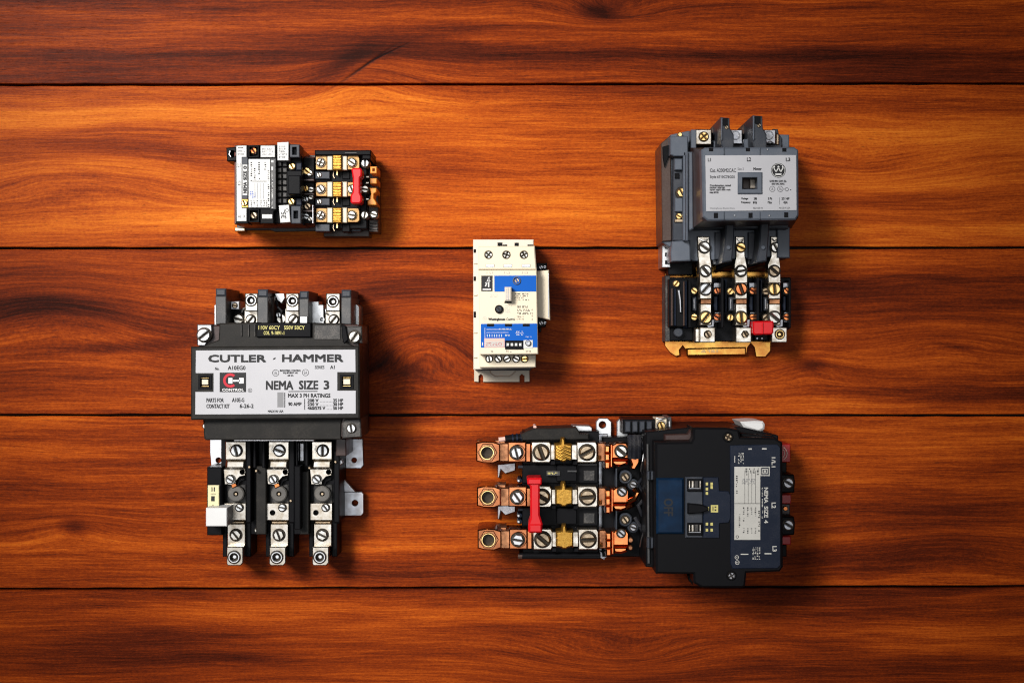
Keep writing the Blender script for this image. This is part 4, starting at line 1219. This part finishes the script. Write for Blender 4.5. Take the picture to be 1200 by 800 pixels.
    box(T, 'reset_base', 'black', 884, 391, 900, 399, 10, 44, 0.8)
    for x in (887.4, 893):
        cyl(T, 'terminal_tip', 'zinc', x, 396.4, 1.5, 36, 46, 0.5, 10)


grey_starter()


# ------------------------------------------------------------------ long starter lying sideways with copper lugs (bottom)
def copper_lug_starter():
    T = thing('motor_starter', 'long black motor starter lying sideways with three copper lugs at one end', 'motor starter', 740, 588, GROUP)
    # base plate tabs
    for pts, hole in (([(698.6, 506), (698.6, 494), (702, 489.8), (712, 489.8), (716.4, 494), (716.4, 512), (698.6, 512)], (706, 497.6, 4.2)),
                      ([(723, 494), (726, 490.4), (736, 490.4), (736, 512), (723, 512)], None)):
        prism(T, 'mounting_tab', 'bright', pts, 0, 10, 0.7, [(circ(*hole, 16), None)] if hole else ())
    prism(T, 'mounting_tab', 'bright', [(670, 498), (691, 498.6), (694, 501), (694, 508), (674, 508)], 2, 30, 0.8)
    prism(T, 'base_rail', 'zinc', [(698, 508), (712, 508), (720, 640), (708, 656), (700, 652)], 0, 12, 0.8)
    for cy in (548, 596.5):
        prism(T, 'mounting_ring', 'zinc', [(583, cy - 4), (604, cy - 6), (604, cy + 3), (592, cy + 7), (587, cy + 2), (585, cy + 12), (583, cy + 11)], 0, 6, 0.8)
    prism(T, 'base_corner', 'zinc', [(702, 644), (712, 652), (706, 655), (700, 651)], 2, 22, 0.6)
    box(T, 'base_corner', 'zinc', 726, 644, 744, 652, 2, 26, 0.8)
    # overload relay body
    box(T, 'relay_case', 'black', 612, 505, 702, 652, 4, 44, 1.2)
    prism(T, 'relay_top_wall', 'satin', [(610, 509), (618, 505), (625, 502), (676, 501), (680, 508), (690, 508.4), (690, 515), (612, 516)], 6, 62, 1.2)
    cyl(T, 'relay_pin', 'pinkink', 627, 500.4, 2.0, 10, 48, 0.6, 10)
    tube(T, 'reset_rod', 'black', [(592, 514, 46), (616, 511.4, 46)], 4.2, 10)
    tube(T, 'rod_tip', 'pinkink', [(584.4, 515, 46), (592, 514, 46)], 2.6, 10)
    for x in (600, 605, 610):
        tube(T, 'rod_collar', 'navy', [(x, 513.2 - (x - 600) * .1, 46), (x + 2.0, 513 - (x - 600) * .1, 46)], 5.0, 10)
    box(T, 'relay_bottom_wall', 'black', 608.6, 648, 704, 654.6, 4, 52, 1.2)
    tube(T, 'bottom_rod', 'black', [(609, 651.4, 50), (702, 651, 50)], 2.4, 8)
    tube(T, 'rod_tip', 'brown', [(607, 651.6, 50), (612, 651.5, 50)], 2.8, 8)
    for y0, y1 in ((544, 566), (594, 616)):
        box(T, 'relay_plate', 'black', 612, y0, 701, y1, 30, 50, 1.0)
        tube(T, 'plate_rod', 'deepslate', [(607, y0 + 2.6, 48), (640, y0 + 2.6, 48)], 1.8, 8)
        box(T, 'plate_step', 'black', 652, y0 + 1, 676, y1 - 2, 44, 58, 1.0)
        box(T, 'plate_rib', 'charcoal', 677, y0 - 1, 700, y0 + 1.2, 44, 53, 0.5)
        box(T, 'plate_pad', 'dusty', 684, y0 + 7, 697, y0 + 19, 46, 51.5, 0.6)
    tag = box(T, 'relay_tag', 'dusty', 640.4, 551.6, 656.6, 557.2, 48, 60, 0.4)
    Print(60).micro(642, 552.6, 655, 556.4, 1, seed=71, wt=1.0).emit(tag, 'lettering', 'yellowink')
    box(T, 'relay_latch', 'charcoal', 665, 551, 676, 553, 55, 61, 0.6)
    for y in (563, 604, 611):
        cyl(T, 'relay_pin', 'navy', 609, y, 3.0, 6, 40, 0.6, 12)
        cyl(T, 'pin_tip', 'zinc', 607.6, y, 1.8, 10, 44, 0.5, 10)
    for k, cy in enumerate((529.6, 581.8, 631.6)):
        dx = k * .8
        # copper wire lug, strap and pad
        lx = 558 + dx
        lug = prism(T, 'wire_lug', 'lugcopper', [(lx, cy - 11), (lx + 8, cy - 12.6), (lx + 20, cy - 12.2), (lx + 28, cy - 9.6), (lx + 28.2, cy + 10), (lx + 20, cy + 13),
                                              (lx + 8, cy + 12.6), (lx, cy + 10.6)], 8, 72, 1.4, [(circ(lx + 12.8, cy + .4, 9.2, 24), 20)])
        prism(lug, 'lug_nut', 'darkcopper', circ(lx + 13.2, cy + .4, 11.6, 6), 60, 74, 0.8, [(circ(lx + 12.8, cy + .4, 8.2, 24), None)])
        screw(lug, lx + 12.8, cy + .4, 9.6, 73, 'brass', 30, 'nut', 'lug_collar')
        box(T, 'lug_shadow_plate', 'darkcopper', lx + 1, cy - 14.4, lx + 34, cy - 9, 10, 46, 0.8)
        box(T, 'wire_strap', 'darkcopper', lx + 27, cy - 10.4, lx + 41, cy + 11, 24, 56, 1.0)
        box(T, 'wire_pad', 'lugcopper', lx + 37, cy - 12.2, lx + 58.4, cy + 11.6, 30, 64, 1.2)
        cyl(T, 'nut_washer', 'lugcopper', lx + 48.4, cy + .4, 9.4, 63, 66, 0.8, 24)
        screw(T, lx + 47.2, cy + .4, 7.6, 66, 'bright', (15, 35, 80)[k], 'hex')
        box(T, 'pad_tail', 'lugcopper', lx + 58, cy - 10.6, lx + 64, cy + 11.6, 30, 52, 1.0)
        # relay terminals and the heater between them
        for x0, x1, a in ((622.4 + dx, 646 + dx, (20, 60, 50)[k]), (675.4 + dx, 700 + dx, (-62, 95, 92)[k])):
            pad = prism(T, 'heater_terminal', 'silver', [(x0, cy - 12.4), (x1 - 2, cy - 12.6), (x1, cy - 9), (x1, cy + 10), (x1 - 2, cy + 12.4), (x0 + .6, cy + 12.4)],
                        40, 66, 1.2)
            cyl(pad, 'washer', 'bronze', (x0 + x1) / 2 + .2, cy + .2, 10.2, 66, 67.4, 0.5, 24)
            screw(pad, (x0 + x1) / 2, cy + .2, 8.8, 67.4, 'bronze', a, hf=.8)
        box(T, 'heater_end', 'silver', 644 + dx, cy - 9.6, 652 + dx, cy + 9.6, 40, 62, 1.4)
        box(T, 'heater_end', 'silver', 668 + dx, cy - 9.6, 677 + dx, cy + 9.6, 40, 62, 1.4)
        am = prism(T, 'heater_element', 'amber', [(650 + dx, cy - 9.4), (656.4 + dx, cy - 10), (657.4 + dx, cy - 17), (661.6 + dx, cy - 17), (662.6 + dx, cy - 10),
                                                  (670.4 + dx, cy - 9), (670.4 + dx, cy + 8.4), (664 + dx, cy + 9.8), (662 + dx, cy + 11.4), (657.6 + dx, cy + 11.4),
                                                  (656 + dx, cy + 9.8), (650 + dx, cy + 8.8)], 46, 74, 1.6)
        if k == 0:
            for i in range(4):
                tube(am, 'heater_coil', 'amber', [(652.4, cy - 6 + i * 4, 74), (657, cy - 3.6 + i * 4, 75.6), (661, cy - 6.4 + i * 4, 75.6), (668.4, cy - 3.4 + i * 4, 74)], 1.2, 6)
        for x in (648, 674):
            box(T, 'heater_clamp', 'black', x + dx - 3, cy + 9.8, x + dx + 3, cy + 15, 40, 64, 0.8)
        # copper jumpers to the contactor
        box(T, 'jumper_base', 'darkcopper', 700 + dx, cy - 11, 710 + dx, cy + 11, 20, 48, 1.2)
        tube(T, 'jumper_bolt', 'brass', [(702 + dx, cy + 4, 52), (702 + dx, cy + 9, 52)], 2.6, 8)
        for i in range(3):
            y = cy - 8 + i * 9.5
            box(T, 'jumper_block', 'copper', 708.6 + dx, y, 714.8 + dx, y + 8.6, 20, 70 - i, 1.4)
        box(T, 'jumper_column_edge', 'copper', 714.6 + dx, cy - 10, 718.4 + dx, cy + 18, 20, 60, 1.4)
        st = prism(T, 'jumper_strap', 'copper', [(717 + dx, cy - 8), (722, cy - 11), (734, cy - 11), (737, cy - 7), (737, cy + 7.4), (717 + dx, cy + 7.4)], 30, 60, 1.4)
        bend = prism(T, 'jumper_bend', 'copper', [(717 + dx, cy + 8.4), (737, cy + 8.4), (735, cy + 14.6), (728, cy + 17), (720, cy + 16.4), (716.6 + dx, cy + 13)], 24, 56, 2.6)
        screw(st, 728 + (k == 1) * 1, cy - (1 if k == 0 else 6 if k == 1 else 7), (7.0, 5.4, 5.0)[k], 62, ('steel', 'zinc', 'zinc')[k], 50, 'hex' if k else 'slot', hf=.8)
        if k == 1:
            tube(T, 'jumper_loop', 'copper', [(736, cy + 6, 62), (744, cy + 2, 66), (747, cy - 4, 66), (744, cy - 9, 62)], 3.0, 10)
            tube(T, 'jumper_loop', 'copper', [(735, cy + 12, 56), (742, cy + 9, 62)], 3.0, 10)
        if k == 2:
            cyl(T, 'jumper_stud', 'darkcopper', 739, cy + 1, 3.4, 30, 58, 1.0, 14)
            cyl(T, 'jumper_stud', 'darkcopper', 739, cy + 10, 3.0, 30, 58, 1.0, 14)
    # bent copper end with black sleeves at the first pole
    prism(T, 'copper_tongue', 'copper', [(737, 534), (741, 544), (739, 549), (744, 550), (749, 542), (750, 530), (744, 526)], 40, 66, 1.2)
    for x, w_ in ((738.6, 3.4), (743.4, 3.8), (748.2, 3.2)):
        tube(T, 'sleeved_wire', 'wire', [(x, 511, 70), (x + .8, 522, 78), (x + .6, 536, 70)], w_, 8)
    for pts, r in ((((749, 512, 72), (756, 530, 76), (752, 548, 66), (757, 566, 60)), 2.0), (((753, 560, 56), (748, 566, 60), (752, 574, 56), (757, 584, 52)), 2.0),
                   (((754, 586, 60), (748, 592, 66), (752, 602, 62), (757, 608, 56)), 2.2), (((744, 606, 52), (750, 616, 56), (755, 626, 50)), 2.2),
                   (((756, 522, 80), (753, 540, 80), (751, 552, 70)), 0.9), (((756, 620, 80), (752, 630, 76), (750, 640, 66)), 0.9)):
        tube(T, 'coil_wire', 'bright' if r < 1 else 'wire', pts, r, 8)
    box(T, 'coupling_bed', 'black', 706, 512, 760, 652, 4, 30, 1.0)
    for cy, m_ in ((558.6, 'bronze'), (608.6, 'bronze')):
        cyl(T, 'bed_boss', 'deepslate', 733, cy, 8.0, 20, 46, 1.2, 18)
        screw(T, 732.6, cy, 5.0, 46, m_, 35, 'hex')
        cyl(T, 'bed_boss', 'deepslate', 742, cy + 9, 6.6, 20, 44, 1.2, 16)
        screw(T, 742, cy + 9, 4.0, 44, 'zinc', 70)
        box(T, 'bed_rib', 'deepslate', 721.4, cy - 10, 723.4, cy + 12, 20, 54, 0.6)
    # terminal bar along the top edge
    box(T, 'terminal_bar', 'black', 730, 491, 770, 508.4, 4, 60, 1.2)
    for i in range(4):
        box(T, 'bar_tooth', 'deepslate', 733 + i * 8.4, 493.4, 739 + i * 8.4, 506, 54, 66, 1.0)
    sq = box(T, 'terminal_square', 'cream', 768.8, 489.8, 781.4, 505.4, 30, 68, 0.8)
    cyl(sq, 'washer', 'silver', 775, 498.2, 6.2, 68, 69, 0.5, 18)
    screw(sq, 775, 498.2, 4.6, 69, 'brass', 20)
    box(T, 'bar_end', 'charcoal', 782.4, 488.6, 787, 506, 10, 66, 0.8)
    tube(T, 'terminal_spring', 'bright', [(769, 489.4, 70), (774, 491, 71), (780, 489, 70), (784, 493, 66), (785, 503, 66)], 0.9, 6)
    # contactor: sloping side walls, cover and raised ends
    prism(T, 'contactor_base', 'black', [(757, 506), (812, 500), (868, 500), (912, 510), (914, 660), (870, 672), (757, 664)], 6, 112, 1.2)
    prism(T, 'top_ledge', 'maroon', [(779, 509), (806, 508.4), (810, 502), (862, 501), (866, 506), (866, 516), (779, 516)], 60, 126, 1.0)
    for y0, y1 in ((552, 562), (630, 642)):
        for i in range(3):
            box(T, 'wall_louvre', 'deepslate', 758.6 + i * 4.2, y0, 761.4 + i * 4.2, y1, 90, 124, 0.6)
    prism(T, 'edge_fin', 'charcoal', [(758, 520), (760, 520), (761.6, 660), (759, 660)], 40, 116, 0.5)
    z1 = 148
    prism(T, 'contactor_cover', 'black', [(768, 518), (810, 517.6), (812.4, 513), (812.4, 500.6), (852, 501), (866, 503.6), (868, 512), (908, 513), (917, 518), (917.8, 664), (914, 669.6),
                                          (875, 671), (873.4, 686.4), (870, 688.4), (822, 688), (813, 683), (812.6, 672.4), (768.6, 672)], 90, z1, 2.2,
          [(circ(853.2, 511.8, 5.0, 18), 143), (circ(857, 674, 4.8, 18), 143)])
    sk = MB().cyl(853.2, 511.8, 6.2, 148, 149.6, 0.6, 18, [(circ(853.2, 511.8, 4.8, 18), None)]).emit(T, 'screw_well', 'black')
    screw(sk, 853.2, 511.8, 4.4, 143.2, 'bronze', 60, 'cross')
    sk = MB().cyl(857, 674, 6.0, 148, 149.6, 0.6, 18, [(circ(857, 674, 4.6, 18), None)]).emit(T, 'screw_well', 'black')
    screw(sk, 857, 674, 4.2, 143.2, 'zinc', 30, 'cross')
    prism(T, 'bulge_notch', 'black', [(805, 673), (811.6, 672.6), (812, 685), (807, 680)], 60, 110, 1.0)
    # blue window and switch blocks
    wn = box(T, 'off_window', 'bluefilm', 769.4, 560, 801.4, 625.4, 120, z1 + 4, 2.0)
    Print(z1 + 4).text('OFF', 778, 584, 788.6, 604, 270, .3).emit(wn, 'lettering', 'ink')
    box(T, 'switch_bed', 'deepslate', 803, 558.4, 823.6, 630, 120, z1 + 3, 1.0)
    for y0 in (561, 612.4):
        blk = box(T, 'switch_block', 'black', 805.6, y0, 823, y0 + 14.6, 140, z1 + 6, 0.8)
        for i, (x0, x1) in enumerate(((807, 808.8), (810.4, 813), (814, 818.4), (819.6, 821.4))):
            box(blk, 'switch_contact', 'silver' if i != 2 else 'dusty', x0, y0 + 2, x1, y0 + 10, z1 + 5, z1 + 7.4, 0.4)
        box(blk, 'switch_frame', 'zinc', 807, y0 + 10.4, 821.4, y0 + 11.6, z1 + 5, z1 + 7, 0.3)
    prism(T, 'switch_lever', 'black', [(806, 589.6), (822, 591), (830, 594), (830, 598), (822, 601), (806, 602)], 140, z1 + 9, 1.2)
    sp = prism(T, 'blue_plate', 'navy', [(824, 559), (842, 559), (843, 575), (854, 575.4), (856, 580), (856, 607), (854, 612), (843, 613), (843, 630), (824, 630)],
               140, z1 + 2, 0.6)
    p = Print(z1 + 2)
    for x, y in ((827, 565), (827, 571), (827, 576), (832.6, 565), (832.6, 569), (827, 612), (832.6, 612), (827, 619), (832.6, 619)):
        p.rect(x, y, x + 2.8, y + 3.4)
    p.rect(833, 591.4, 841.6, 600).rect(828, 593.4, 831, 598)
    p.emit(sp, 'indicator_marks', 'yellowink')
    p = Print(z1 + 2, .3)
    p.rect(835, 593, 836, 598).rect(837.4, 593, 839.4, 594.4).rect(837.4, 596.4, 839.4, 598)
    p.emit(sp, 'indicator_lettering', 'navy')
    # navy face plate with its rating label
    fp = prism(T, 'face_plate', 'navy', [(855.4, 521.6), (911, 520.4), (914.4, 524), (914.6, 662), (911, 665.6), (858.4, 666), (856, 660)], z1 - 1, z1 + 1.6, 0.6)
    z = z1 + 1.6
    lab = box(T, 'rating_label', 'offwhite', 860.6, 546.6, 891, 632.2, z - .5, z + .6, 0.1)
    p = Print(z + .6)
    p.rect(860.8, 589.4, 890.8, 590)
    for x in (872.6, 876.6, 880.8, 885.2):
        p.rect(x, 551, x + .4, 589.4)
    for x in (873, 877.4, 881.6, 886.4):
        p.micro(x, 548.4, x + 3.4, 556.6, 1, True, 1, seed=int(x), wt=1.3)
    p.micro(862, 557, 865, 577, 1, True, seed=61, wt=1.4)
    p.micro(865.4, 602, 868, 618, 1, True, seed=62, wt=1.4)
    for x, y0, y1 in ((870.2, 594, 609), (875, 594, 604), (879.4, 594, 604), (884, 594, 604), (870.2, 618, 625), (875, 618.6, 625), (879.4, 618.6, 625), (884, 618.6, 625), (888.2, 598, 621)):
        p.micro(x, y0, x + 2.6, y1, 1, True, seed=int(x * 3 + y0), wt=1.4)
    p.ring(864, 628.6, 1.8, .6)
    p.emit(lab, 'lettering', 'ink')
    p = Print(z + .6)
    p.micro(869.6, 560.4, 884, 567.4, 3, seed=64)
    p.emit(lab, 'faint_lettering', 'greyink')
    for a, b_ in ((0, 1.1), (2.4, 3.4)):
        p = Print(z)
        x0, y0, x1, y1 = 891 + a, 546.4 + a, 902 - a, 557.4 - a
        w_ = b_ - a
        p.rect(x0, y0, x1, y0 + w_).rect(x0, y1 - w_, x1, y1).rect(x0, y0 + w_, x0 + w_, y1 - w_).rect(x1 - w_, y0 + w_, x1, y1 - w_)
        p.emit(fp, 'logo_frame', 'offwhite')
    p = Print(z)
    p.rect(895.4, 550.6, 897.6, 553.2)
    p.emit(fp, 'logo_mark', 'offwhite')
    p = Print(z)
    p.text('NEMA', 895.6, 571, 900, 589, 270, .18).text('SIZE', 895.6, 593, 900, 606, 270, .18).text('4', 895.6, 609, 900, 612.6, 270, .18)
    p.micro(892.4, 571, 894.6, 610, 1, True, seed=65)
    p.text('1/L1', 904.4, 535.6, 908.6, 547, 270, .18).text('L2', 904.4, 588.6, 909, 595, 270, .2).text('L3', 905.4, 639.6, 910, 645.6, 270, .2)
    p.emit(fp, 'lettering', 'offwhite')
    for r_ in ((877, 525, 881, 526.6), (893, 524.8, 898.4, 526.4), (868, 648.4, 877, 649.6), (896, 647.6, 904, 649), (860.6, 534, 861.5, 541.6)):
        Print(z).rect(*r_).emit(fp, 'printed_dash', 'offwhite')
    Print(z).micro(864.6, 530.4, 872, 542.6, 3, True, seed=66).emit(fp, 'lettering', 'offwhite')
    Print(z).micro(881.4, 641, 891.4, 655, 4, True, seed=67).emit(fp, 'lettering', 'offwhite')
    Print(z).ring(863.4, 652.6, 2.4, .6).micro(862.2, 651.6, 864.8, 653.8, 1, seed=68).emit(fp, 'approval_mark', 'offwhite')
    Print(z).ring(864, 658.6, 2.6, .6).micro(862.6, 657.4, 865.4, 660, 1, seed=69).emit(fp, 'approval_mark', 'offwhite')
    # line terminals at the right end
    for y0, cy in ((555, 565.4), (604.4, 614.6)):
        tb = prism(T, 'line_terminal', 'black', [(914, y0), (930.6, y0 + 1), (931.8, y0 + 8), (931, y0 + 22), (914, y0 + 22.4)], 20, 84, 1.4)
        screw(tb, 923.4, cy, 6.0, 84, 'zinc', 60)
    for x0, y0, x1, y1, m_ in ((912, 520, 926.4, 541.6, 'darkred'), (914, 579, 927.4, 590, 'darkred'), (914, 628, 927, 638, 'darkred'), (914, 590, 926, 603, 'maroon'),
                               (914, 541, 922, 556, 'black'), (914, 638, 922, 652, 'black')):
        box(T, 'terminal_insulator', m_, x0, y0, x1, y1, 10, 60, 1.0)
    cyl(T, 'line_stud', 'copper', 920.6, 595.6, 3.0, 50, 66, 0.8, 12)
    for r in (5.6, 8.4):
        tube(T, 'insulator_ring', 'pinkink', [(914 + r * math.cos(R(a)), 531 + r * math.sin(R(a)), 61) for a in range(-62, 63, 20)], 0.6, 6)
    prism(T, 'white_cap', 'whitecap', [(867.6, 494), (884, 493), (894.4, 493.6), (896.6, 497), (896, 503), (889, 506), (880, 503.6), (872, 500.6)], 30, 92, 2.4)
    tube(T, 'cap_hook', 'bright', [(879.6, 505.6, 92), (884, 503.6, 94), (889, 505.4, 94), (894, 504.6, 92)], 1.0, 6)
    prism(T, 'corner_wall', 'black', [(868, 507), (882, 509), (905, 510), (911, 514), (911, 519), (868, 519)], 60, 132, 1.0)
    # red reset bar
    r_ = MB()
    r_.prism([(617.4, 561), (619, 559.6), (633.6, 559.4), (635.4, 561), (635, 566.4), (632.6, 569), (632.4, 603), (634, 608), (635.8, 614), (635.4, 622.4), (634, 624.2),
              (620.6, 624.4), (619, 622.6), (619.2, 614), (621.6, 607), (621.4, 570), (618, 566.6)], 70, 102, 1.8)
    bar = r_.emit(T, 'reset_bar', 'red')
    box(bar, 'reset_cap', 'red', 618.4, 560.4, 634.6, 567.4, 100, 105, 1.2)
    box(bar, 'reset_cap', 'red', 620.4, 614, 634.6, 623.4, 100, 104, 1.2)


copper_lug_starter()
